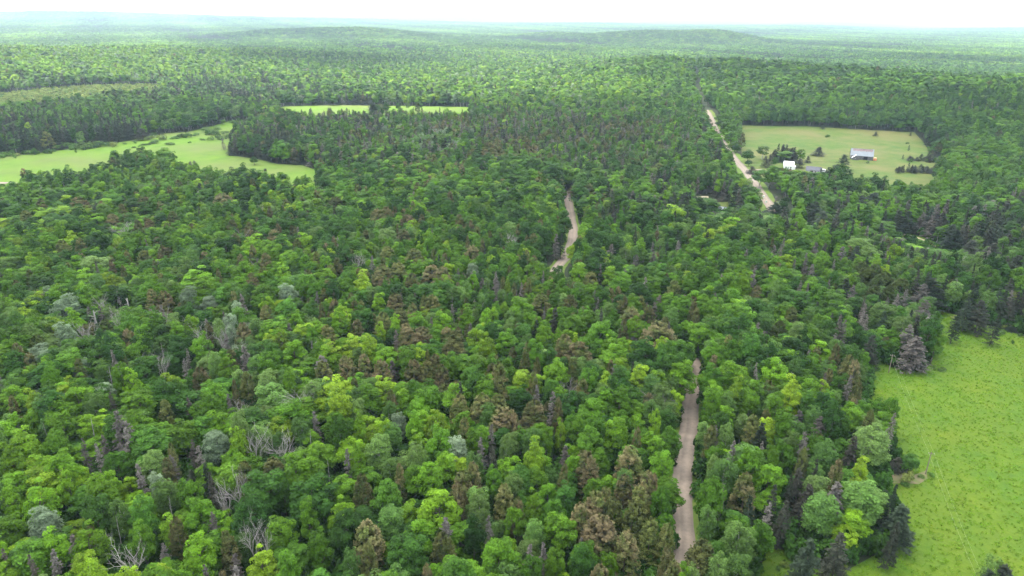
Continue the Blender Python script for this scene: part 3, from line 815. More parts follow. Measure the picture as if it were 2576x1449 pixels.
# trees standing alone in the fields: (x, top, width, code, base) in the third-scale frame
FIELD = ([
 (1053,220,28,'S',250),(1455,268,26,'S',303),(1710,270,16,'S',298),(1716,372,18,'S',410),(1650,448,24,'S',478),(1022,382,62,'S',452),(943,450,32,'S',505),(1203,440,88,'S',566),(1090,290,36,'H',312),(1695,348,26,'H',360),(1395,490,26,'H',508),
 (485,400,100,'D',500),(497,478,58,'D',532),(390,340,80,'M',425),(360,270,90,'M',380),(320,200,110,'M',340),(300,120,110,'M',280),(400,370,70,'D',430),
 (600,365,90,'B',480),(690,390,40,'S',470),(715,380,40,'S',470),(740,370,42,'S',470),(765,365,42,'S',470),(790,362,42,'S',470),(820,358,44,'S',470),(770,410,110,'B',490),(835,385,48,'S',500),(880,400,70,'M',500),(655,450,42,'S',540),(620,450,42,'S',540),(690,460,60,'D',540),(880,470,50,'S',545),(735,450,60,'S',500),
 (520,530,60,'S',590),(600,540,120,'B'),(680,530,120,'M'),(780,578,110,'B'),(860,570,100,'B'),(930,590,60,'C'),(985,610,60,'G'),(1040,545,26,'S',600),(1085,555,30,'S',590),(1110,550,36,'S',590),
 (1730,440,40,'S',490),(1770,430,40,'S',490),(1800,440,40,'S',490),(1835,425,44,'S',495),(1870,445,40,'S',495),(1905,430,44,'S',497),(1940,445,44,'S',497),(1975,440,44,'S',497),(2010,440,44,'S',500),(2045,445,50,'S',505),(2085,440,50,'S',505),
 (1610,530,26,'S',565),(1640,525,30,'S',572),(1670,520,34,'S',575),(1700,515,36,'S',575),(1725,515,36,'S',575),(1755,522,36,'S',578),(1785,520,36,'S',580),(1815,525,36,'S',580),(1845,520,36,'S',580),(1880,525,40,'S',582),(1910,525,40,'S',584),
 (1890,360,24,'S',400),(1860,380,30,'H',400)])
jr = random.Random(5)
def jit(it):
    x, y, w_, c = it[:4]; b = it[4] if len(it) > 4 else None
    if c == 'S' and w_ <= 50 and b and x > 640 and (x < 850 or x > 1600):
        f = jr.uniform(.55, 1.25)
        b += jr.uniform(-6, 6); y = b - (b - y) * f; x += jr.uniform(-13, 13); w_ *= (1.0 if x < 850 else .85) * jr.uniform(.7, 1.2)
    return (x, y, w_, c, b) if b else (x, y, w_, c)
FIELD = [jit(i) for i in FIELD] + [jit((jr.uniform(1710, 2110), 445, 34, 'S', jr.uniform(470, 508))) for k in range(22)] + [jit((jr.uniform(1610, 1930), 530, 30, 'S', jr.uniform(562, 590))) for k in range(18)] + [(jr.uniform(1700, 2080), jr.uniform(455, 480), jr.uniform(20, 40), 'H', 500) for k in range(8)] + [jit((jr.uniform(660, 860), 380, 36, 'S', jr.uniform(470, 500))) for k in range(10)]
batch(1717, 241.5, K3, FIELD)
batch(0, 0, K3, [
 (1020,1190,40,'H',1215),(1265,1178,30,'H',1195),(1280,1200,50,'H',1218),(1250,1203,50,'H',1220),(1310,1205,40,'H',1220),(1920,1180,60,'D',1245),(1740,1090,40,'S',1175),(1690,1045,34,'G',1135),(2430,1220,90,'D',1305),(1440,1215,30,'S',1262),(1470,1210,28,'S',1250),(1365,1215,26,'S',1252),
 (740,1235,80,'D',1290),(775,1255,60,'D',1310),(1010,1260,110,'D',1340),(1225,1295,60,'D',1355),(850,1205,30,'H',1225),(820,1210,22,'H',1225),(1215,1185,16,'H',1198),(950,1195,40,'H',1215),(980,1198,36,'H',1215),
 (1170,1055,60,'B',1085),(1150,1065,50,'H',1085),(1280,1070,60,'H',1092),(1300,1078,40,'H',1095),(940,1075,30,'H',1090),(570,1130,24,'H',1152),(265,1120,40,'D',1170),(230,1130,40,'H',1165),(190,1135,40,'H',1165),(100,1130,50,'H',1165),(40,1145,60,'H',1180),(10,1150,50,'H',1185),(340,1140,30,'H',1155),(400,1125,40,'H',1145),(70,1150,40,'H',1180),
 (620,1075,90,'H',1130),(560,1080,70,'H',1120),(670,1075,70,'H',1125),(500,1075,80,'H',1115),(750,1060,60,'B',1110),(820,1075,60,'H',1105),(860,1070,40,'H',1100),(1530,1040,40,'H',1060),(1590,1030,50,'H',1060),(1650,1020,80,'H',1055),(1640,1000,60,'H',1040),(1370,1010,60,'H',1040),(1420,1000,60,'H',1040),(1340,1030,40,'H',1045),(1430,1065,24,'H',1080),(1480,1000,50,'H',1025),(1740,1010,60,'H',1050),(1700,985,60,'B',1020),(1560,960,90,'B',1000),(1640,950,70,'B',1000),(1820,900,40,'S',945),(1205,965,40,'S',1020),(1160,1000,60,'B',1035),(1080,970,90,'S',1058),(1690,900,40,'B',940),(1750,905,50,'H',930),(1220,1030,40,'H',1048),(1100,1080,60,'H',1095),(1010,1105,30,'H',1118)])
for k in range(14):
    x = jr.uniform(935, 1062); b = jr.uniform(278, 288); tree_at(x, b - jr.uniform(19, 30), jr.uniform(12, 22), jr.choice('SDCB'), b)
for k in range(10):
    x = jr.uniform(700, 930); b = jr.uniform(282, 290); tree_at(x, b - jr.uniform(9, 16), jr.uniform(6, 10), jr.choice('SSG'), b)
for it in ((1700, 1400, 50, 'C'), (1722, 1412, 46, 'M'), (1745, 1420, 50, 'B'), (1690, 1425, 55, 'C'), (1718, 1440, 50, 'M')):
    tree_at(*it)
for k in range(24):      # a ragged shrubby fringe along the left meadow
    x = jr.uniform(0, 560); tree_at(x, 396 - x * .115 - jr.uniform(5, 9) + jr.uniform(-3, 6), jr.uniform(10, 26), jr.choice('HHHYB'), 397 - x * .115 + jr.uniform(-2, 6))
# small growth along the edges of the near meadow and along the roads
for k in range(46):
    e = random.choice([(960, 430), (1180, 420), (1050, 400), (920, 560), (1000, 985), (1220, 960), (1140, 975), (1080, 1240), (1100, 1200), (830, 1425), (700, 1425), (560, 1380), (560, 1440), (500, 1400), (1600, 215), (1680, 250), (1500, 190), (1400, 150), (1280, 130)])
    x, y = Z8(e[0] + random.uniform(-30, 30), e[1] + random.uniform(-22, 22))
    tree_at(x, y - 6, random.uniform(8, 20), random.choice('HHYH'), y + random.uniform(2, 6))

HX = np.array(T_x); HY = np.array(T_y); HR = np.array(T_w) / 2

# species by place: (x, y, rx, ry, weights)
MIX0 = dict(M=.40, L=.13, D=.17, B=.13, C=.09, S=.02, G=.045, W=.008)
ZONES = [
 (300, 1280, 520, 230, dict(M=.42, L=.36, D=.09, B=.07, C=.015, G=.04, W=.004)),
 (900, 1300, 260, 200, dict(M=.50, L=.22, D=.12, B=.10, C=.03, G=.03)),
 (500, 1020, 450, 110, dict(M=.45, L=.22, D=.08, B=.18, C=.03, G=.04, W=.02)),
 (250, 870, 350, 120, dict(M=.30, L=.10, D=.14, B=.28, V=.05, C=.05, O=.04, G=.06, W=.03)),
 (1150, 760, 330, 110, dict(M=.36, L=.12, D=.14, B=.12, C=.22, G=.05)),
 (1050, 880, 250, 100, dict(M=.32, L=.20, D=.12, B=.10, C=.24, G=.05)),
 (400, 600, 500, 90, dict(M=.42, L=.16, D=.22, B=.08, C=.12)),
 (1100, 560, 330, 90, dict(M=.36, L=.08, D=.30, B=.14, C=.12)),
 (400, 470, 400, 40, dict(M=.38, L=.28, D=.20, B=.08, C=.06)),
 (1200, 430, 280, 40, dict(M=.40, L=.12, D=.36, B=.06, C=.08)),
 (1300, 350, 430, 55, dict(M=.04, D=.03, B=.09, C=.32, S=.26, G=.27)), (1080, 345, 110, 30, dict(B=.6, V=.25, M=.15)),
 (850, 340, 130, 45, dict(M=.16, D=.08, B=.14, S=.40, G=.20)),
 (690, 370, 110, 45, dict(S=.62, D=.20, M=.10, G=.08)),
 (1760, 400, 90, 70, dict(M=.26, D=.16, B=.38, S=.16, G=.04)),
 (1620, 460, 120, 70, dict(M=.2, D=.18, B=.22, S=.34, G=.06)),
 (1700, 520, 100, 60, dict(D=.2, B=.16, S=.60, G=.04)),
 (1980, 520, 150, 40, dict(M=.28, D=.14, B=.46, S=.08, G=.04)),
 (2250, 545, 330, 55, dict(M=.14, D=.06, B=.20, S=.44, G=.16)),
 (2430, 620, 160, 70, dict(M=.12, D=.06, B=.20, S=.50, G=.12)),
 (2380, 500, 220, 50, dict(M=.44, D=.16, B=.32, S=.08)),
 (2450, 400, 160, 70, dict(M=.50, D=.28, B=.18, S=.04)),
 (2330, 370, 60, 30, dict(S=.85, G=.15)),
 (2150, 740, 150, 70, dict(M=.28, D=.12, B=.14, O=.18, S=.18, G=.10)),
 (2300, 740, 60, 60, dict(S=.5, G=.3, B=.2)),
 (2450, 760, 120, 40, dict(S=.6, B=.25, G=.15)),
 (1950, 700, 200, 110, dict(M=.48, D=.18, B=.18, L=.06, G=.06, C=.04)),
 (1900, 950, 170, 140, dict(M=.52, L=.10, D=.16, B=.12, C=.04, G=.06)),
 (1930, 1200, 180, 120, dict(M=.30, D=.16, B=.20, S=.16, C=.08, G=.10)),
 (2200, 220, 480, 110, dict(M=.62, D=.30, B=.08)),
 (1650, 200, 130, 60, dict(M=.60, L=.15, D=.15, B=.10)),
 (1250, 200, 400, 60, dict(M=.22, L=.36, B=.22, V=.12, D=.06, S=.02)),
 (950, 245, 260, 22, dict(B=.35, S=.40, D=.15, M=.10)),
 (600, 230, 200, 28, dict(S=.66, B=.14, D=.14, G=.06)),
 (150, 325, 230, 40, dict(S=.78, D=.10, B=.12)),
 (480, 280, 110, 22, dict(B=.35, D=.35, M=.30)),
 (200, 270, 260, 25, dict(M=.35, B=.35, S=.2, D=.1)),
 (350, 205, 300, 16, dict(S=.45, B=.35, M=.2)),
 (300, 140, 450, 50, dict(L=.70, M=.08, D=.05, B=.03, V=.14)),  # more lime and silver leaf here to put sunlight into the hill's colour
 (900, 150, 260, 30, dict(M=.4, D=.3, B=.2, S=.1)),
]
CODES = 'MLDBVCOSGW'
def species(px, py, rng):
    Wt = np.zeros((len(CODES), len(px)))
    base = np.array([MIX0.get(c, 0) for c in CODES])
    Wt += base[:, None] * 0.18
    for (x, y, rx, ry, mx_) in ZONES:
        g = np.exp(-(((px - x) / rx) ** 2 + ((py - y) / ry) ** 2) * 1.2) * 1.6
        Wt += np.array([mx_.get(c, 0) for c in CODES])[:, None] * g
    return Wt

def scatter(d0, d1, s, seed, lod):
    """jittered hexagonal planting inside the view wedge"""
    rng = np.random.default_rng(seed)
    xs = np.arange(-0.86 * d1, 0.86 * d1, s); ys = np.arange(max(20, d0 * .70), d1, s * .866)
    X, Y = np.meshgrid(xs, ys)
    X[1::2] += s * .5
    X = X + rng.uniform(-.36, .36, X.shape) * s; Y = Y + rng.uniform(-.36, .36, Y.shape) * s
    X = X.ravel(); Y = Y.ravel()
    d = np.hypot(X, Y)
    m = (d >= d0) & (d < d1) & (np.abs(X) < 0.80 * Y + 25)
    X = X[m]; Y = Y[m]
    m = np.ones(len(X), bool)
    if d0 < 2600:
        mg = {0: 2.0, 1: 2.0, 2: 2.0, 3: 12}[lod]
        for pg in MEADOWS.values(): m &= ~inside(X, Y, pg)
        m &= ~inside(X, Y, SANDP) & ~inside(X, Y, DIRT)
        for nm, (pts, wd) in ROADS.items():
            if nm == 'cross_gravel_road': wd = 3.0
            if nm == 'near_gravel_road':
                m &= dist_polyline(X, Y, [tuple(p) for p in resample(pts[:10], 12.0)]) > wd * .5 + 1.5
                m &= dist_polyline(X, Y, [tuple(p) for p in resample(pts[15:], 12.0)]) > wd * .5 + 3.4
                m &= dist_polyline(X, Y, [tuple(p) for p in resample(pts[16:21], 12.0)]) > wd * .5 + 5.0
                m &= dist_polyline(X, Y, [tuple(p) for p in resample(pts[8:17], 12.0)]) > 2.4
                continue
            q = resample(pts, 12.0)
            m &= dist_polyline(X, Y, [tuple(p) for p in q]) > wd * .5 + {'near_gravel_road': 2.0, 'far_gravel_road': 9.0}.get(nm, 1.5)
        m &= dist_polyline(X, Y, [tuple(p) for p in CUT]) > 5.0
    X = X[m]; Y = Y[m]
    return X, Y, rng

KEEP = []      # footprints of buildings, kept free of trees: (x, y, r)
def keep_free(px, py, r):
    p = at(px, py); KEEP.append((p.x, p.y, r))
for kf in ((1982, 424, 9), (2046, 434, 10), (2068, 434, 5), (1817, 534, 8), (1760, 548, 4), (2328, 1193, 4), (2232, 944, 3), (1750, 470, 3), (1865, 500, 0)):
    keep_free(*kf)
# sight lines kept open so that the buildings show above the trees in front of them
SIGHT = [(*at(a, b).xy, r_) for a, b, r_ in ((2275, 595, 16), (2318, 607, 16), (2358, 630, 16), (2034, 570, 5), (1925, 535, 6), (1766, 499, 6), (15, 461, 9), (1817, 534, 6), (1880, 440, 8), (1905, 470, 6), (2330, 1190, 5))]
def low_front(X, Y, H):
    for (x, y, r) in SIGHT:
        d = math.hypot(x, y); t = np.array([x, y]) / d
        al = X * t[0] + Y * t[1]; la = np.abs(X * t[1] - Y * t[0])
        m = (al < d) & (al > d - 100) & (la < r)
        H = np.where(m, np.minimum(H, 1.2 + (d - al) * 120 / d * .95), H)
    for (x, y, r) in KEEP[:5]:
        d = math.hypot(x, y); t = np.array([x, y]) / d
        al = X * t[0] + Y * t[1]; la = np.abs(X * t[1] - Y * t[0])
        m = (al < d) & (al > d - 120) & (la < r + 1)
        H = np.where(m, np.minimum(H, 1.0 + (d - al) * 120 / d * .92), H)
    return H

ALL = []   # arrays of (x,y,code,width,height,lod)
YOUNG = poly([(-200, 262), (130, 222), (230, 216), (400, 213), (412, 238), (330, 250), (230, 268), (0, 285)])
for lod, d0, d1, s in ((0, 60, 420, 5.4), (1, 420, 1000, 5.9), (2, 1000, 2300, 8.2)):
    X, Y, rng = scatter(d0, d1, s, 11 + lod, lod)
    Z = height(X, Y)
    px, py, dep = project(X, Y, Z + 12)
    Wt = species(px, py, rng)
    # neighbouring trees tend to be of one kind
    for ci in range(len(CODES)):
        a, b, c = rng.uniform(.02, .06, 3)
        Wt[ci] *= np.exp(1.1 * np.sin(X * a + ci * 1.7) * np.sin(Y * b + ci * 2.3 + X * .01))
    G = -np.log(-np.log(rng.uniform(1e-9, 1 - 1e-9, Wt.shape)))
    code = np.argmax(np.log(Wt + 1e-9) + G, 0)
    wd = np.array([7.5, 7.0, 8.0, 6.2, 6.2, 6.0, 5.6, 4.5, 4.4, 6.5])[code] * np.where(np.isin(code, [5, 7, 8]) & (lod > 0), 1.35, 1.0) * rng.lognormal(0, .20, len(X)) * (s / 5.6) ** .55
    ht = np.array([15.5, 15, 16, 14.5, 14.5, 15, 14, 16, 15.5, 14.5])[code] * rng.normal(1, (.13, .15, .17)[lod], len(X)).clip(.6, 1.35)
    st = np.sin(X * .031 + 1.2 * np.sin(Y * .017)) * np.sin(Y * .027 + 1.1 * np.sin(X * .021)) + .6 * np.sin(X * .011 + Y * .013 + 1)
    wd = wd * (1 + .20 * st); ht = ht * (1 + .09 * st)
    yg = inside(X, Y, YOUNG)
    ht = np.where(yg, ht * .38, ht)
    ht = low_front(X, Y, ht)
    keep = ht > 2.5
    for (x, y, r) in KEEP: keep &= np.hypot(X - x, Y - y) > r
    near = np.zeros(len(X), bool)
    for hx, hy, hr, hh in zip(HX, HY, HR, T_h):
        dd = np.hypot(X - hx, Y - hy)
        near |= dd < (hr + wd * .5) * .62
        # do not hide the placed tree behind a filler standing right before it
        t = math.hypot(hx, hy)
        al = (X * hx + Y * hy) / t; la = np.abs(X * hy - Y * hx) / t
        if lod < 2: ht = np.where((al < t + 1) & (al > t - 22) & (la < hr + wd * .42), np.minimum(ht, np.maximum(2.0, hh * .68 + (t - al - wd * .5) * CAM_H / t * .95)), ht)
    keep &= ~near
    for x, y, c, w_, h_, yy in zip(X[keep], Y[keep], code[keep], wd[keep], ht[keep], yg[keep]):
        ALL.append((x, y, ('L' if (x + y) % 3 < 2.1 else 'V') if yy else CODES[c], w_, h_, lod, 0))
for x, y, c, w_, h_ in zip(T_x, T_y, T_code, T_w, T_h):
    d = math.hypot(x, y)
    ALL.append((x, y, c, w_, h_, 0 if d < 480 or c in 'WNHY' else (1 if d < 1100 else 2), 1))
rb = np.random.default_rng(31)
bx = rb.uniform(min(p[0] for p in BRUSH), max(p[0] for p in BRUSH), 5200); by = rb.uniform(min(p[1] for p in BRUSH), max(p[1] for p in BRUSH), 5200)
mb_ = inside(bx, by, BRUSH)
for x, y in zip(bx[mb_], by[mb_]):
    ALL.append((x, y, 'Y' if rb.uniform() < .8 else 'H', rb.uniform(2.5, 6), rb.uniform(1.2, 4.0), 0, 2))
# undergrowth that closes the forest floor
X, Y, rng = scatter(70, 470, 3.6, 77, 0)
sel = rng.uniform(size=len(X)) < .95
UX, UY = X[sel], Y[sel]
# far canopy patches
X, Y, rng = scatter(2300, 9000, 23, 55, 3)
d = np.hypot(X, Y)
sel = rng.uniform(size=len(X)) < np.interp(d, [2300, 3500, 9000], [1, .9, .55])
X, Y = X[sel], Y[sel]
d = np.hypot(X, Y)
nzv = np.sin(X * .004 + 1) * np.sin(Y * .0031) + .6 * np.sin(X * .011 + Y * .006) + rng.normal(0, .45, len(X))
for x, y, q, dd in zip(X, Y, nzv, d):
    c = 'S' if q < -.95 else 'D' if q < -.55 else 'M' if q < .15 else 'B' if q < .6 else 'L'
    ALL.append((x, y, c, 24 * (1.0 if dd < 4000 else 1.35) * rng.uniform(.9, 1.15), 16 * rng.uniform(.85, 1.15), 3, 0))

# ------------------------------------------------------------------ trees: the largest as things, the rest as one object per kind
KIND = dict(M='maple_tree', L='maple_tree', D='maple_tree', B='poplar_tree', V='poplar_tree', C='cedar_tree', O='cedar_tree', S='spruce_tree', G='grey_spruce', W='bare_tree', N='snag', H='shrub', Y='shrub')
arr = ALL
AX = np.array([a[0] for a in arr]); AY = np.array([a[1] for a in arr]); AW = np.array([a[3] for a in arr]); AH = np.array([a[4] for a in arr])
AL = np.array([a[5] for a in arr]); AHAND = np.array([a[6] for a in arr])
AZ = height(AX, AY)
PX, PY, DEP = project(AX, AY, AZ + AH * .75)
inview = (PX > -25) & (PX < PW + 25) & (PY > -20) & (PY < PH + 45) & (DEP > 1)
size = np.sqrt(AW * np.minimum(AH, AW * 1.8)) / DEP
kinds = np.array([KIND[a[2]] for a in arr])
single = np.zeros(len(arr), bool)
for kd in set(kinds):
    idx = np.where((kinds == kd) & inview & (AL < 3) & (AHAND < 2))[0]
    idx = idx[np.argsort(-size[idx])][:300]
    single[idx] = True
TREES = []    # (root object, kind, code, px, py, width, height, hand)
roots = {}
rs = random.Random(3)
for i in np.where(single)[0]:
    x, y, c, w_, h_, lod, hand = arr[i]
    c_l = c if (c, lod) in PROT else c
    P = PROT[(c, 0 if (c, lod) not in PROT else min(lod, 1))] if (c, min(lod, 1)) in PROT else PROT[(c, 0)]
    v = rs.randrange(len(P))
    if c == 'L' and w_ > 9 and lod == 0: v = 1
    p = P[v]
    key = (c, id(p))
    sxy = w_ / p['W']; sz = h_ / p['H']
    if key not in roots:
        root = bpy.data.objects.new(KIND[c], None)
        root.empty_display_size = 1.0
        COL.objects.link(root)
        ch = []
        if p['trunk']: ch.append(link('trunk', p['trunk'], root))
        elif c not in 'WN': ch.append(link('trunk', PROT[(c, 0)][0]['trunk'], root))
        if p['crown']: ch.append(link('crown', p['crown'], root))
        roots[key] = (root, ch)
    else:
        r0, ch0 = roots[key]
        root = r0.copy(); COL.objects.link(root)
        for k_ in ch0:
            cc = k_.copy(); COL.objects.link(cc); cc.parent = root
    root.location = (x, y, AZ[i] - .05)
    root.rotation_euler = (rs.uniform(-.05, .05), rs.uniform(-.05, .05), rs.uniform(0, 6.283))
    asp = rs.uniform(.9, 1.1)
    root.scale = (sxy * asp, sxy / asp, sz)
    TREES.append((root, KIND[c], c, PX[i], PY[i], w_, h_, hand))

# instancing group for the rest
PC = {}
def proto_collection(name, protos):
    if name in PC: return PC[name]
    c = bpy.data.collections.new(name)
    for k, me in enumerate(protos):
        o = bpy.data.objects.new('%s_%02d' % (name, k), me)
        c.objects.link(o)
    PC[name] = c
    return c

def scatter_group(name, coll):
    g = bpy.data.node_groups.new(name, 'GeometryNodeTree')
    g.interface.new_socket('Geometry', in_out='INPUT', socket_type='NodeSocketGeometry')
    g.interface.new_socket('Geometry', in_out='OUTPUT', socket_type='NodeSocketGeometry')
    n = g.nodes
    gi = n.new('NodeGroupInput'); go = n.new('NodeGroupOutput')
    ip = n.new('GeometryNodeInstanceOnPoints')
    ci = n.new('GeometryNodeCollectionInfo')
    ci.inputs['Collection'].default_value = coll
    ci.inputs['Separate Children'].default_value = True
    ci.inputs['Reset Children'].default_value = True
    ip.inputs['Pick Instance'].default_value = True
    def attr(nm, typ):
        a = n.new('GeometryNodeInputNamedAttribute'); a.data_type = typ; a.inputs['Name'].default_value = nm
        return a.outputs['Attribute']
    er = n.new('FunctionNodeEulerToRotation')
    g.links.new(attr('rot', 'FLOAT_VECTOR'), er.inputs[0])
    g.links.new(gi.outputs[0], ip.inputs['Points'])
    g.links.new(ci.outputs[0], ip.inputs['Instance'])
    g.links.new(attr('idx', 'INT'), ip.inputs['Instance Index'])
    g.links.new(er.outputs[0], ip.inputs['Rotation'])
    g.links.new(attr('scl', 'FLOAT_VECTOR'), ip.inputs['Scale'])
    g.links.new(ip.outputs[0], go.inputs[0])
    return g

def stuff(name, pts, rot, scl, idx, coll, label):
    me = bpy.data.meshes.new(name)
    n = len(pts)
    me.vertices.add(n)
    me.vertices.foreach_set('co', np.asarray(pts, np.float32).ravel())
    a = me.attributes.new('rot', 'FLOAT_VECTOR', 'POINT'); a.data.foreach_set('vector', np.asarray(rot, np.float32).ravel())
    a = me.attributes.new('scl', 'FLOAT_VECTOR', 'POINT'); a.data.foreach_set('vector', np.asarray(scl, np.float32).ravel())
    a = me.attributes.new('idx', 'INT', 'POINT'); a.data.foreach_set('value', np.asarray(idx, np.int32))
    me.update()
    o = link(name, me)
    md = o.modifiers.new('scatter', 'NODES')
    md.node_group = scatter_group(name, coll)
    tag(o, label, kind='stuff')
    return o

STUFF_LABEL = dict(maple_tree=('broadleaf_forest', 'green broadleaf forest covering the plain and hills behind the nearest trees'),
 poplar_tree=('poplar_forest', 'soft grey-green poplar and birch woods mixed through the farther forest'),
 cedar_tree=('cedar_forest', 'brownish cedars scattered through the farther woods'),
 spruce_tree=('spruce_forest', 'dark pointed spruce woods in the middle distance'),
 grey_spruce=('grey_spruce_forest', 'grey dying spruces scattered through the middle distance'),
 bare_tree=('bare_tree_stand', 'pale bare trees scattered through the farther woods'),
 shrub=('shrub_growth', 'low shrubs along the far meadow edges'), snag=('snag_stand', 'broken pale trunks among the farther trees'))
rng = np.random.default_rng(9)
for kd in sorted(set(kinds)):
    ids = np.where((kinds == kd) & ~single)[0]
    if not len(ids): continue
    keys = sorted({(arr[i][2], arr[i][5] if (arr[i][2], arr[i][5]) in PROT else (0 if arr[i][5] < 3 else 2)) for i in ids})
    keys = [k for k in keys if k in PROT] or [(arr[ids[0]][2], 0)]
    protos, off = [], {}
    for k in keys:
        off[k] = len(protos)
        protos += [p['joined'] for p in PROT[k]]
    coll = proto_collection(STUFF_LABEL[kd][0], protos)
    pts, rot, scl, idx = [], [], [], []
    for i in ids:
        x, y, c, w_, h_, lod, hand = arr[i]
        k = (c, lod) if (c, lod) in off else (c, 0)
        if k not in off: k = keys[0]
        v = int(rng.integers(len(PROT[k]))); p = PROT[k][v]
        pts.append((x, y, AZ[i] - .05)); rot.append((0, 0, rng.uniform(0, 6.283)))
        s_ = w_ / p['W']
        scl.append((s_, s_, h_ / p['H'])); idx.append(off[k] + v)
    stuff(STUFF_LABEL[kd][0], pts, rot, scl, idx, coll, STUFF_LABEL[kd][1])
# undergrowth under the near trees
coll = proto_collection('undergrowth', [p['joined'] for p in PROT[('U', 0)]])
n = len(UX)
sc_ = rng.uniform(.7, 1.9, (n, 1)) * np.array([[1, 1, 1.25]])
stuff('undergrowth', np.stack([UX, UY, height(UX, UY) - .1], 1), np.stack([np.zeros(n), np.zeros(n), rng.uniform(0, 6.28, n)], 1), sc_, rng.integers(0, 3, n), coll, 'low leafy undergrowth filling the gaps under the near trees')

# grass tufts and leafy weeds on the near meadow
def tuft_mesh(seed, h, n, mat):
    r2 = np.random.default_rng(seed)
    V, Fq, T = [], [], []
    for k in range(n):
        a = r2.uniform(0, 6.28); r_ = r2.uniform(0, .45); b = np.array([math.cos(a) * r_, math.sin(a) * r_, 0])
        l = np.array([math.cos(a + r2.normal(0, .6)), math.sin(a + r2.normal(0, .6)), 0]) * h * r2.uniform(.3, .9)
        s = np.array([-math.sin(a), math.cos(a), 0]) * .09
        t = b + l + np.array([0, 0, h * r2.uniform(.5, 1)])
        m_ = b + l * .35 + np.array([0, 0, h * .6])
        i = len(V)
        V += [b - s, b + s, m_ + s * .8, m_ - s * .8, t + s * .2, t - s * .2]
        Fq += [(i, i + 1, i + 2, i + 3), (i + 3, i + 2, i + 4, i + 5)]; q = r2.uniform(.2, .9); T += [q, q]
    return mesh_from('tuft', np.array(V), Fq, [mat], tone=T)
GRS = foliage('grass_blade', [(0.0, (0.095, 0.205, 0.010)), (0.4, (0.115, 0.235, 0.012)), (0.8, (0.14, 0.25, 0.016)), (1.0, (0.17, 0.235, 0.016))], .3)
coll = proto_collection('meadow_grass', [tuft_mesh(k, .15, 12, GRS) for k in range(4)])
pg = MEADOWS['near']
rng = np.random.default_rng(21)
xs = [p[0] for p in pg]; ys = [p[1] for p in pg]
X = rng.uniform(min(xs), max(xs), 260000); Y = rng.uniform(max(60, min(ys)), max(ys), 260000)
cl = np.sin(X * .21 + 1 + 2 * np.sin(Y * .07)) * np.sin(Y * .17 + 1.5 * np.sin(X * .09)) + rng.normal(0, .8, len(X))
px, py, dep = project(X, Y, X * 0)
m = (px > -20) & (px < PW + 60) & (py < PH + 40) & (dep > 1) & (rng.uniform(size=len(X)) < .12)
X, Y = X[m], Y[m]
m = inside(X, Y, pg) & ~inside(X, Y, DIRT)
X, Y = X[m], Y[m]
n = len(X)
s_ = rng.uniform(.6, 1.5, (n, 1)) * np.ones((1, 3))
stuff('meadow_grass', np.stack([X, Y, height(X, Y) + .1], 1), np.stack([np.zeros(n), np.zeros(n), rng.uniform(0, 6.28, n)], 1), s_, rng.integers(0, 4, n), coll, 'tufted bright grass over the near meadow')


# ------------------------------------------------------------------ broken clouds overhead; their shadows dapple the land
def cloud_mat(clear):
    m, t = new_mat('cloud')
    out = t.nodes.new('ShaderNodeOutputMaterial')
    a = t.nodes.new('ShaderNodeBsdfDiffuse'); a.inputs['Color'].default_value = (.92, .92, .93, 1)
    b = t.nodes.new('ShaderNodeBsdfTranslucent'); b.inputs['Color'].default_value = (.92, .92, .93, 1)
    x = t.nodes.new('ShaderNodeMixShader'); x.inputs[0].default_value = .80
    t.links.new(a.outputs[0], x.inputs[1]); t.links.new(b.outputs[0], x.inputs[2]); tp = t.nodes.new('ShaderNodeBsdfTransparent')       # thin enough for a soft sun to come through
    y = t.nodes.new('ShaderNodeMixShader'); y.inputs[0].default_value = clear
    t.links.new(x.outputs[0], y.inputs[1]); t.links.new(tp.outputs[0], y.inputs[2]); t.links.new(y.outputs[0], out.inputs['Surface'])
    return m
THIN, THICK = cloud_mat(.30), cloud_mat(.10)
def cloud(u, d, ru, rd, seed, alt=800.0):
    """a flat-based heap cloud whose shadow falls round the ground point at tangent u, distance d"""
    rng_ = np.random.default_rng(seed)
    gx, gy = u * d / math.hypot(1, u), d / math.hypot(1, u)
    off = Vector((sdir.x, sdir.y)) * (alt / sdir.z)
    bm = bmesh.new(); bmesh.ops.create_icosphere(bm, subdivisions=5, radius=1.0)
    ph = rng_.uniform(0, 6.28, 12)
    for v in bm.verts:
        c = v.co.copy(); a = math.atan2(c.y, c.x)
        r_ = 1 + .16 * math.sin(2 * a + ph[0]) + .13 * math.sin(3 * a + ph[1]) + .09 * math.sin(5 * a + ph[2]) + .06 * math.sin(8 * a + ph[3])
        lump = 1 + .30 * math.sin(c.x * 5 + ph[4]) * math.sin(c.y * 5 + ph[5]) + .18 * math.sin(c.x * 11 + ph[6]) * math.sin(c.y * 10 + ph[7] + c.z * 4)
        z = c.z * (.85 * lump if c.z > 0 else .12)
        v.co = Vector((c.x * r_ * ru, c.y * r_ * rd, z * min(ru, rd) * .45))
    me = bpy.data.meshes.new('cloud'); bm.to_mesh(me); bm.free()
    me.materials.append(THIN if seed <= 2 else THICK)
    me.polygons.foreach_set('use_smooth', np.ones(len(me.polygons), bool))
    o = link('cloud', me)
    o.location = (gx + off.x, gy + off.y, alt)
    o.rotation_euler = (0, 0, -math.atan(u))
    tag(o, 'white cloud out of view over the woods, shading the land below', kind='structure')
for args in CLOUDS: cloud(*args)

# ------------------------------------------------------------------ farm buildings and small things
def empty(name, p, rz, label, cat, group=None):
    o = bpy.data.objects.new(name, None)
    COL.objects.link(o)
    o.location = p
    o.rotation_euler = (0, 0, rz)
    return tag(o, label, cat, group)

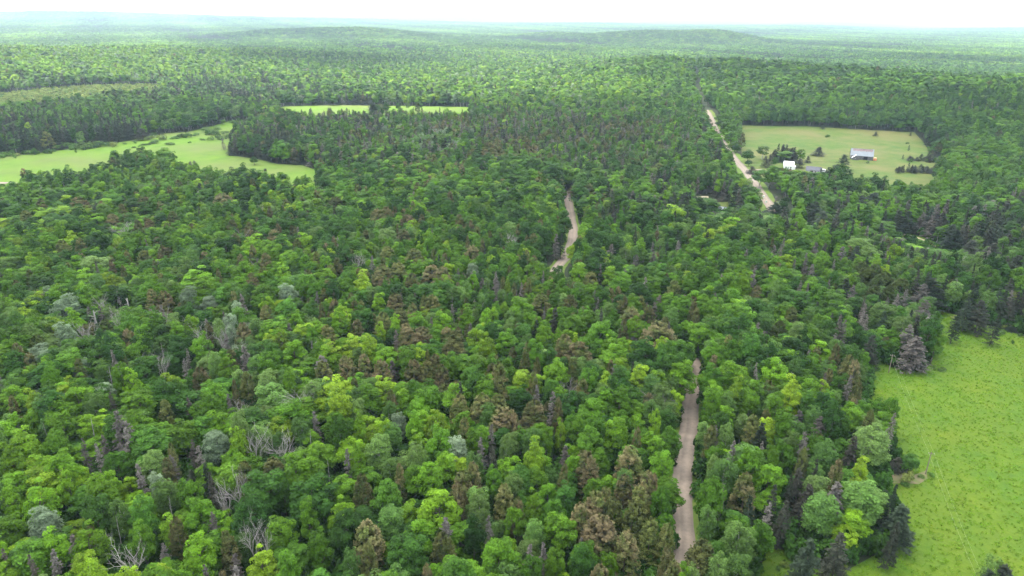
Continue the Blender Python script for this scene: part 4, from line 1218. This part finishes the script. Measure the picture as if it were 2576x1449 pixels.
class MB:
    def __init__(self): self.bm = bmesh.new()
    def box(self, x0, x1, y0, y1, z0, z1):
        v = [self.bm.verts.new(c) for c in ((x0, y0, z0), (x1, y0, z0), (x1, y1, z0), (x0, y1, z0), (x0, y0, z1), (x1, y0, z1), (x1, y1, z1), (x0, y1, z1))]
        for f in ((0, 3, 2, 1), (4, 5, 6, 7), (0, 1, 5, 4), (1, 2, 6, 5), (2, 3, 7, 6), (3, 0, 4, 7)):
            self.bm.faces.new([v[i] for i in f])
        return self
    def prism(self, prof, a0, a1, axis='x'):
        """closed profile in the plane across the axis, swept along it"""
        def mk(a, p): return (a, p[0], p[1]) if axis == 'x' else (p[0], a, p[1])
        A = [self.bm.verts.new(mk(a0, p)) for p in prof]; Bv = [self.bm.verts.new(mk(a1, p)) for p in prof]
        self.bm.faces.new(A[::-1]); self.bm.faces.new(Bv)
        n = len(prof)
        for i in range(n): self.bm.faces.new((A[i], A[(i + 1) % n], Bv[(i + 1) % n], Bv[i]))
        return self
    def tube(self, p, q, r0, r1, sides=6):
        V, Fq = tube([(p, q, r0, r1)], sides)
        v = [self.bm.verts.new(c) for c in V]
        for f in Fq: self.bm.faces.new([v[i] for i in f])
        self.bm.faces.new(v[:sides][::-1]); self.bm.faces.new(v[sides:])
        return self
    def build(self, name, mat, parent):
        bmesh.ops.recalc_face_normals(self.bm, faces=self.bm.faces)
        me = bpy.data.meshes.new(name); self.bm.to_mesh(me); self.bm.free()
        me.materials.append(mat)
        return link(name, me, parent)

def facing(p, turn=0.0):
    return -math.atan2(p.x, p.y) + R(turn)

WOOD = plain('grey_barn_boards', (0.105, 0.100, 0.108), .9, .35, 1.2, .3)
INSHADE = plain('painted_interior_shade', (0.012, 0.012, 0.016), .95, .2)  # near-black colour painting the shade seen through open doors
METAL = plain('galvanised_roof', (0.215, 0.24, 0.265), .55, .10, .3, 0, .35)
RUST = plain('rusted_roof', (0.20, 0.138, 0.14), .65, .22, .8, 0, .2)
WHITE = plain('white_paint', (0.80, 0.80, 0.78), .6, .04, 1.0)
WROOF = plain('white_metal_roof', (0.82, 0.82, 0.82), .4, .03, 1.0)
SHING = plain('charcoal_shingles', (0.105, 0.105, 0.125), .9, .25, 2.0, .3)
GREYW = plain('grey_siding', (0.32, 0.33, 0.36), .8, .15, 1.0)
ORANGE = plain('orange_paint', (0.62, 0.22, 0.10), .7, .15, 1.0)
PEACH = plain('peach_cover', (0.72, 0.45, 0.24), .7, .12, 1.0)
DECK = plain('deck_boards', (0.46, 0.36, 0.30), .85, .15, 1.5)
GLASS = plain('window_glass', (0.03, 0.035, 0.045), .15, .1)
POLE = plain('pole_wood', (0.20, 0.165, 0.13), .9, .25, 2.0)
WIRE = plain('aluminium_wire', (0.50, 0.56, 0.36), .5, .05)
TYRE = plain('tyre_rubber', (0.02, 0.02, 0.02), .8, .2)
CABBOX = plain('pale_green_enamel', (0.55, 0.66, 0.55), .5, .05)

def gable_walls(mb, x0, x1, d, eave, ridge, door=None):
    """walls as a shell of slabs, gables at both ends; door=(xa,xb,h) leaves an opening in the front"""
    t = .2
    if door:
        xa, xb, h = door
        mb.box(x0, xa, -d, -d + t, 0, eave).box(xb, x1, -d, -d + t, 0, eave).box(xa, xb, -d, -d + t, h, eave)
    else:
        mb.box(x0, x1, -d, -d + t, 0, eave)
    mb.box(x0, x1, d - t, d, 0, eave)
    for a, b in ((x0, x0 + t), (x1 - t, x1)):
        mb.prism([(-d + t + .003, 0), (d - t - .003, 0), (d - t - .003, eave), (0, ridge), (-d + t + .003, eave)], a, b)

def roof_slab(mb, x0, x1, d, eave, ridge, over, t, side):
    k = (ridge - eave) / d
    yo = d + over; zo = eave - k * over
    s = side
    mb.prism([(s * yo, zo + .05), (s * .02, ridge + .05), (s * .02, ridge + .05 + t), (s * yo, zo + .05 + t)], x0, x1)

# grey barn
p = at(2165.5, 399.5)
barn = empty('barn', p, facing(p, 5), 'weathered grey barn with a rusty-streaked pale metal roof in the field', 'barn')
W2, D2, EV, RG = 9.4, 5.6, 3.9, 9.0
m = MB(); gable_walls(m, -W2, W2, D2, EV, RG, (1.6, 5.0, 3.2)); m.build('wall', WOOD, barn)
MB().box(1.0, 5.6, -D2 + .6, -D2 + 4, .02, 3.4).build('door_shade_block', INSHADE, barn)  # solid dark block painting the shade inside the barn
dr = MB().box(5.05, 8.2, -D2 - .16, -D2 - .04, .1, 3.2).build('sliding_door', WOOD, barn)
MB().box(.9, 8.4, -D2 - .22, -D2 - .08, 3.26, 3.42).build('door_rail', METAL, barn)
m = MB(); roof_slab(m, -W2 - .4, W2 + .4, D2, EV, RG, .5, .10, 1); rb_ = m.build('roof', METAL, barn)
npn = 20
for k in range(npn):
    x0 = -W2 - .4 + (2 * W2 + .8) * k / npn; x1 = x0 + (2 * W2 + .8) / npn - .06
    dz = .02 * (k % 2) + random.uniform(0, .02)
    kk = (RG - EV) / D2
    zf = lambda y: RG - kk * y
    ym = 2.1 + random.uniform(-.25, .25)
    m = MB(); m.prism([(-D2 - .5, zf(D2 + .5) + .05 + dz), (-ym, zf(ym) + .05 + dz), (-ym, zf(ym) + .13 + dz), (-D2 - .5, zf(D2 + .5) + .13 + dz)], x0, x1)
    m.build('roof_panel', METAL, barn)
    m = MB(); m.prism([(-ym + .02, zf(ym) + .05 + dz), (-.02, RG + .05 + dz), (-.02, RG + .13 + dz), (-ym + .02, zf(ym) + .13 + dz)], x0, x1)
    q = m.build('rusty_roof_panel' if 2 <= k <= 18 else 'roof_panel', RUST if 2 <= k <= 18 else METAL, barn)
MB().box(-W2 - .45, W2 + .45, -.25, .25, RG + .16, RG + .24).build('ridge_cap', METAL, barn)
# gabled wing at the front left, its gable towards the viewer
m = MB(); m.prism([(-8.2, 0), (-2.6, 0), (-2.6, 2.3), (-5.0, 4.3), (-8.2, 2.0)], -D2 - 3.6, -D2 - .03, 'y'); m.build('wing_wall', WOOD, barn)
m = MB(); m.prism([(-8.6, 1.80), (-5.0, 4.36), (-5.0, 4.48), (-8.6, 1.95)], -D2 - 4.0, -D2 + .9, 'y'); m.build('wing_roof', WROOF, barn)
m = MB(); m.prism([(-4.98, 4.36), (-2.2, 2.04), (-2.2, 2.16), (-4.98, 4.48)], -D2 - 4.0, -D2 + .5, 'y'); m.build('wing_roof', WOOD, barn)
wn = MB().box(-5.6, -4.9, -D2 - 3.68, -D2 - 3.62, 1.1, 1.8).build('window', WHITE, barn)
MB().box(-5.5, -5.0, -D2 - 3.72, -D2 - 3.69, 1.2, 1.7).build('pane', GLASS, wn)
MB().box(-W2 - .05, -W2 - .01, -3.6, -2.6, 1.4, 2.6).build('window', WHITE, barn)
# orange trailer at the right end of the barn
q = barn.matrix_basis
off = Matrix.Rotation(facing(p, 5), 4, 'Z') @ Vector((W2 + 1.9, -D2 + .8, 0))
tr = empty('trailer', (p.x + off.x, p.y + off.y, hz(p.x + off.x, p.y + off.y)), facing(p, 3), 'orange box trailer with a paler rounded top beside the barn end', 'trailer')
MB().box(-1.3, 1.3, -1.6, 1.6, .55, 2.1).build('body', ORANGE, tr)
m = MB(); m.prism([(-1.35, 2.13), (1.35, 2.13), (1.2, 2.65), (.7, 3.0), (-.7, 3.0), (-1.2, 2.65)], -1.65, 1.65, 'y'); m.build('cover', PEACH, tr)
for sx in (-1.36, 1.36):
    MB().tube((sx - .1, 0, .38), (sx + .1, 0, .38), .38, .38, 12).build('wheel', TYRE, tr)
MB().box(-.08, .08, -2.7, -1.62, .6, .72).build('tow_bar', POLE, tr)

# white farmhouse
p = at(1982.5, 424.5)
hs = empty('farmhouse', p, facing(p, 2), 'small white farmhouse with a bright white metal roof behind roadside trees', 'house')
m = MB(); gable_walls(m, -4.0, 4.0, 3.6, 3.6, 6.4); m.build('wall', WHITE, hs)
for sd_ in (-1, 1):
    m = MB(); roof_slab(m, -4.35, 4.35, 3.6, 3.6, 6.4, .35, .12, sd_); m.build('roof', WROOF, hs)
MB().box(4.03, 5.6, -2.6, 1.0, 0, 2.5).build('side_porch', WHITE, hs)
m = MB(); m.prism([(-2.9, 2.55), (1.2, 2.55), (1.2, 3.05), (-2.9, 2.68)], 4.03, 5.9); m.build('porch_roof', WROOF, hs)
for x in (-2.6, 1.4):
    f = MB().box(x, x + 1.1, -3.68, -3.61, 1.1, 2.5).build('window', WHITE, hs)
    MB().box(x + .12, x + .98, -3.73, -3.69, 1.2, 2.4).build('pane', GLASS, f)
MB().box(-.5, .5, -3.70, -3.61, .1, 2.2).build('door', GREYW, hs)

# charcoal-roofed cabin with deck
p = at(2046, 434)
cb = empty('cabin', p, facing(p, -3), 'low grey cabin with a charcoal shingle roof and pale deck', 'cabin')
m = MB(); gable_walls(m, -5.9, 5.9, 3.6, 2.7, 4.9, (-2.4, -.2, 2.1)); m.build('wall', GREYW, cb)
MB().box(-2.6, 0, -3.2, -1.8, .02, 2.3).build('doorway_shade_block', INSHADE, cb)  # dark block painting the shade behind the cabin's open door
for sd_ in (-1, 1):
    m = MB(); roof_slab(m, -6.2, 6.2, 3.6, 2.7, 4.9, .4, .14, sd_); m.build('roof', SHING, cb)
MB().box(-4.6, 1.2, -6.2, -3.64, .0, .5).build('deck', DECK, cb)
m = MB()
for x in np.arange(-4.5, 1.2, .7): m.box(x, x + .08, -6.18, -6.1, .5, 1.3)
m.box(-4.6, 1.2, -6.2, -6.08, 1.31, 1.4); m.build('railing', DECK, cb)
for x in (1.0, 3.4):
    f = MB().box(x, x + 1.3, -3.68, -3.61, 1.0, 2.1).build('window', WHITE, cb)
    MB().box(x + .1, x + 1.2, -3.73, -3.69, 1.1, 2.0).build('pane', GLASS, f)

# white caravan
p = at(2070, 433)
cv = empty('caravan', p, facing(p, -8), 'white caravan parked at the right end of the grey cabin', 'caravan')
m = MB(); m.prism([(-1.9, .5), (1.9, .5), (2.05, 1.5), (1.7, 2.5), (-1.4, 2.7), (-2.0, 2.1), (-2.05, 1.2)], -1.1, 1.1, 'y'); m.build('body', WHITE, cv)
MB().box(-1.5, 1.4, -1.15, -1.11, 1.35, 1.95).build('window', GLASS, cv)
for sy in (-1.13, .95): MB().tube((.1, sy, .36), (.1, sy + .18, .36), .36, .36, 12).build('wheel', TYRE, cv)
MB().box(-3.0, -1.95, -.06, .06, .52, .64).build('tow_bar', POLE, cv)

# small cabin with a pale metal roof
p = at(1818, 535)
sc = empty('cabin', p, facing(p, -24), 'tiny cabin with a pale blue-white metal roof below a small lawn', 'cabin')
m = MB(); gable_walls(m, -2.7, 2.7, 2.3, 2.4, 3.9); m.build('wall', GREYW, sc)
for sd_ in (-1, 1):
    m = MB(); roof_slab(m, -3.0, 3.0, 2.3, 2.4, 3.9, .35, .1, sd_); m.build('roof', METAL, sc)
f = MB().box(-.6, .6, -2.38, -2.31, 1.0, 1.9).build('window', WHITE, sc)
MB().box(-.5, .5, -2.43, -2.39, 1.1, 1.8).build('pane', GLASS, f)

# white shed glimpsed under dark trees
p = at(1760, 549)
sh = empty('shed', p, facing(p, 15), 'small white shed mostly hidden under dark trees left of the tiny cabin', 'shed')
m = MB(); gable_walls(m, -1.4, 1.4, 1.2, 1.9, 2.7); m.build('wall', WHITE, sh)
for sd_ in (-1, 1):
    m = MB(); roof_slab(m, -1.6, 1.6, 1.2, 1.9, 2.7, .2, .08, sd_); m.build('roof', WROOF, sh)

# far white building beyond the wooded ridge
p = at(1877, 127.5)
fh = empty('far_building', p, facing(p, 10), 'tiny white roof of a far building behind the wooded ridge', 'building')
m = MB(); gable_walls(m, -7, 7, 4.5, 9.0, 12.5); m.build('wall', WHITE, fh)
for sd_ in (-1, 1):
    m = MB(); roof_slab(m, -7.5, 7.5, 4.5, 9.0, 12.5, .5, .2, sd_); m.build('roof', WROOF, fh)

# utility poles and their wires
def utility_pole(p, h, rz, label, group, lean=0.0):
    o = empty('utility_pole', p, rz, label, 'utility pole', group)
    MB().tube((0, 0, -.4), (lean * h, 0, h), .17, .11, 8).build('pole', POLE, o)
    MB().box(lean * h - .75, lean * h + .75, -.20, -.12, h - .55, h - .42).build('crossarm', POLE, o)
    for sx in (-.68, .68): MB().tube((lean * h + sx, -.16, h - .418), (lean * h + sx, -.16, h - .22), .05, .04, 6).build('insulator', CABBOX, o)
    return o
pa, pb, pc = at(*Z8(1222, 938)), at(*Z8(1036, 428)), at(2462, 1560)
dirv = (pb.xy - pc.xy).normalized(); rz = math.atan2(dirv.y, dirv.x) - math.pi / 2
GP = 'utility poles along the near meadow'
utility_pole(pa, 7.6, rz, 'wooden utility pole standing beside bare dirt at the near meadow edge', GP)
utility_pole(pb, 7.6, rz, 'wooden utility pole at the upper left end of the meadow wires', GP)
utility_pole(pc, 7.6, rz, 'wooden utility pole at the lower end of the meadow wires', GP)
side = Vector((math.cos(rz), math.sin(rz), 0))
for nm_, a, b in (('lower', pa, pc), ('upper', pa, pb)):
    for sx, lr in ((-.68, 'left'), (.68, 'right')):
        P0 = a + side * sx + Vector((0, 0, 7.6 - .2)); P1 = b + side * sx + Vector((0, 0, 7.6 - .2))
        m = MB(); prev = P0
        for k in range(1, 17):
            t = k / 16
            q = P0.lerp(P1, t) - Vector((0, 0, 4 * .9 * t * (1 - t)))
            m.tube(prev, q, .009, .009, 4); prev = q
        o = m.build('power_wire', WIRE, None)
        tag(o, '%s-hand pale wire running %s over the near meadow from the utility pole' % (lr, 'down' if nm_ == 'lower' else 'up'), 'wire', 'power wires over the near meadow')
p = at(1750, 470)
utility_pole(p, 9.0, 0, 'pale utility pole among dark trees left of the far road', GP)

# pale green cabinets by the end of the far road
for (x, y, lb) in ((1921, 497.5, 'upper pale green utility cabinet beside the end of the far road'), (1927, 511, 'lower pale green utility cabinet beside the end of the far road')):
    p = at(x, y)
    o = empty('utility_cabinet', p, facing(p, 12), lb, 'cabinet', 'utility cabinets by the far road')
    MB().box(-.45, .45, -.35, .35, 0, 1.5).build('body', CABBOX, o)
    MB().box(-.5, .5, -.4, .4, 1.503, 1.6).build('lid', CABBOX, o)
    MB().box(-.38, .38, -.39, -.353, .15, 1.35).build('door', CABBOX, o)

# wire fence below the barn
a, b = at(2050, 409), at(2185, 412)
fn = empty('fence', a, 0, 'thin post-and-wire fence crossing the field below the barn', 'fence')
nf = 22
for k in range(nf):
    t = k / (nf - 1); q = a.lerp(b, t) - a; q.z = hz(a.x + q.x, a.y + q.y) - a.z
    MB().tube((q.x, q.y, -.2 + q.z), (q.x, q.y, 1.25 + q.z), .07, .06, 5).build('post', POLE, fn)
m = MB()
for zz in (.5, .9, 1.15):
    m.tube((0, 0, zz), (b.x - a.x, b.y - a.y, zz + hz(b.x, b.y) - a.z), .02, .02, 4)
m.build('wire', POLE, fn)


# ------------------------------------------------------------------ say which tree is which
MARKS = [
 ('the forked bare tree, lower left', 320, 1399), ('the slim leaning bare tree', 640, 1345), ('the twiggy bare tree left of centre', 592, 1200),
 ('the tallest bare tree, left of centre', 707, 1115), ('the broad lime tree, lower centre', 1102, 1265), ('the largest brown cedar clump', 1515, 1330),
 ('the lower end of the near road', 1722, 1395), ('the straight lower stretch of road', 1725, 1150), ('the road bend beside the woods', 1745, 930),
 ('the upper road stretch', 1437, 560), ('the lower curve of the upper road', 1398, 700), ('the far end of the winding road', 1424, 483),
 ('the meadow utility pole', 2328, 1180), ('the pale dead spruce above the meadow', 2310, 870), ('the top corner of the near meadow', 2370, 785),
 ('the lowest corner of the meadow woods', 2110, 1430), ('the sandy track', 2320, 605), ('the tiny metal-roofed cabin', 1817, 530),
 ('the white farmhouse', 1982, 415), ('the grey barn', 2165, 390), ('the shrubs in the left meadow', 400, 400),
 ('the dark spruce block by the meadow', 640, 375), ('the side road at the left', 20, 460), ('the silver tree with white limbs', 165, 770),
 ('the yellowish maple left of centre', 493, 700), ('the broken white trunk, far left', 220, 1055), ('the grey spruce pair by the road', 1408, 600),
 ('the round grey cedar near the bend', 1602, 836), ('the palest cone-shaped grey spruce', 2120, 636), ('the dark olive cedar cluster', 2205, 700),
 ('the straight far road', 1830, 380), ('the right corner of the barn field', 2330, 430), ('the tall spruce below the barn', 2118, 415),
 ('the tall grey spruce, lower centre', 1389, 1000), ('the pale dead spruce right of the road', 2064, 1075), ('the grey pine at the bottom centre', 1115, 1366),
 ("the photo's lower left corner", 0, 1449), ("the middle of the photo's left edge", 0, 850), ('the pair of round dark maples', 720, 1250),
 ('the lower right corner of the meadow', 2560, 1440), ('the ragged upper conifer row, barn field', 2335, 396), ('the lowest conifer row, barn field', 2305, 428), ('the spruces behind the farmhouse', 1975, 384), ("the photo's right edge above the meadow", 2570, 690), ("the photo's right edge below the hill", 2570, 400), ('the dark spruces above the meadow corner', 2420, 740), ('the purple-grey spruces below the farm', 2150, 540), ('the pale round bush by the track', 2225, 570), ('the brown cedar group at centre', 1040, 670), ('the brown cedars upper left', 380, 560)]
SHADE = dict(M='mid-green', L='lime-green', D='dark green', B='soft green', V='silvery', C='brownish', O='dark olive', S='blackish', G='grey', W='leafless', N='broken', H='leafy', Y='pale')
NOUN = dict(maple_tree='broadleaf', poplar_tree='poplar', cedar_tree='cedar', spruce_tree='spruce', grey_spruce='dying spruce', bare_tree='bare tree', snag='trunk', shrub='shrub')
GROUP = dict(maple_tree='broadleaf trees of the woods', poplar_tree='poplars of the woods', cedar_tree='cedars of the woods', spruce_tree='dark spruces of the woods',
             grey_spruce='grey spruces of the woods', bare_tree='bare dead trees', snag='broken dead trunks', shrub='shrubs along the clearings')
ORD = ['nearest', 'second nearest', 'third nearest', 'fourth nearest', 'fifth nearest', 'sixth nearest', 'seventh nearest', 'eighth nearest', 'ninth nearest', 'tenth nearest', 'eleventh nearest', 'twelfth nearest'] + [w_ + ' nearest' for w_ in 'thirteenth fourteenth fifteenth sixteenth seventeenth eighteenth nineteenth twentieth twenty-first twenty-second twenty-third twenty-fourth'.split()]
fam = {}
med = {}
for t in TREES: med.setdefault(t[1], []).append(t[5])
med = {k: (np.percentile(v, 33), np.percentile(v, 67)) for k, v in med.items()}
for t in TREES:
    root, kd, c, px, py, w_, h_, hand = t
    dd = [((px - x) ** 2 + (1.25 * (py - y)) ** 2, n, x, y) for n, x, y in MARKS]
    d2, n, x, y = min(dd)
    dx, dy = px - x, py - y
    rel = ('left of' if dx < 0 else 'right of') if abs(dx) > abs(dy) * 1.2 else ('behind' if dy < 0 else 'in front of')
    lo, hi = med[kd]
    sz = ('narrow' if w_ < lo else 'broad' if w_ > hi else 'medium')
    fam.setdefault((sz, SHADE[c], NOUN[kd], rel, n, kd), []).append((d2, root))
for (sz, shd, nn, rel, n, kd), v in fam.items():
    v.sort(key=lambda a: a[0])
    for k, (d2, root) in enumerate(v):
        core = '%s %s %s' % (sz, shd, nn)
        core = core.replace('leafless bare', 'leafless').replace('leafless tree', 'leafless tree')
        lab = '%s %s %s' % (core, rel, n) if len(v) == 1 else '%s among others farther %s %s' % (core, rel, n) if k >= 14 else '%s, %s %s %s' % (core, ORD[min(k, len(ORD) - 1)], rel, n)
        if len(lab.split()) > 16: lab = ' '.join(lab.split()[1:])
        tag(root, lab, 'shrub' if kd == 'shrub' else 'dead tree' if kd in ('bare_tree', 'snag') else 'tree', GROUP[kd])

# ------------------------------------------------------------------ the air: one even box of haze
def haze_box():
    zt = max(CAM_H + 20.0, float(GZ.max()) + 25.0)
    zb = float(min(GZ.min(), 0)) - 2.0
    e = 24600.0
    bm = bmesh.new()
    bmesh.ops.create_cube(bm, size=1.0)
    for v in bm.verts:
        v.co = Vector((v.co.x * 2 * e, v.co.y * 2 * e, zt if v.co.z > 0 else zb))
    me = bpy.data.meshes.new('haze'); bm.to_mesh(me); bm.free()
    m, t = new_mat('haze')
    out = t.nodes.new('ShaderNodeOutputMaterial')
    pv = t.nodes.new('ShaderNodeVolumePrincipled')
    pv.inputs['Color'].default_value = (0.64, 0.83, 1.0, 1)
    pv.inputs['Density'].default_value = HAZE
    pv.inputs['Anisotropy'].default_value = 0.1
    t.links.new(pv.outputs[0], out.inputs['Volume'])
    me.materials.append(m)
    tag(link('haze', me), kind='stuff', label='pale summer haze thickening towards the horizon')
HAZE = 0.000068
haze_box()
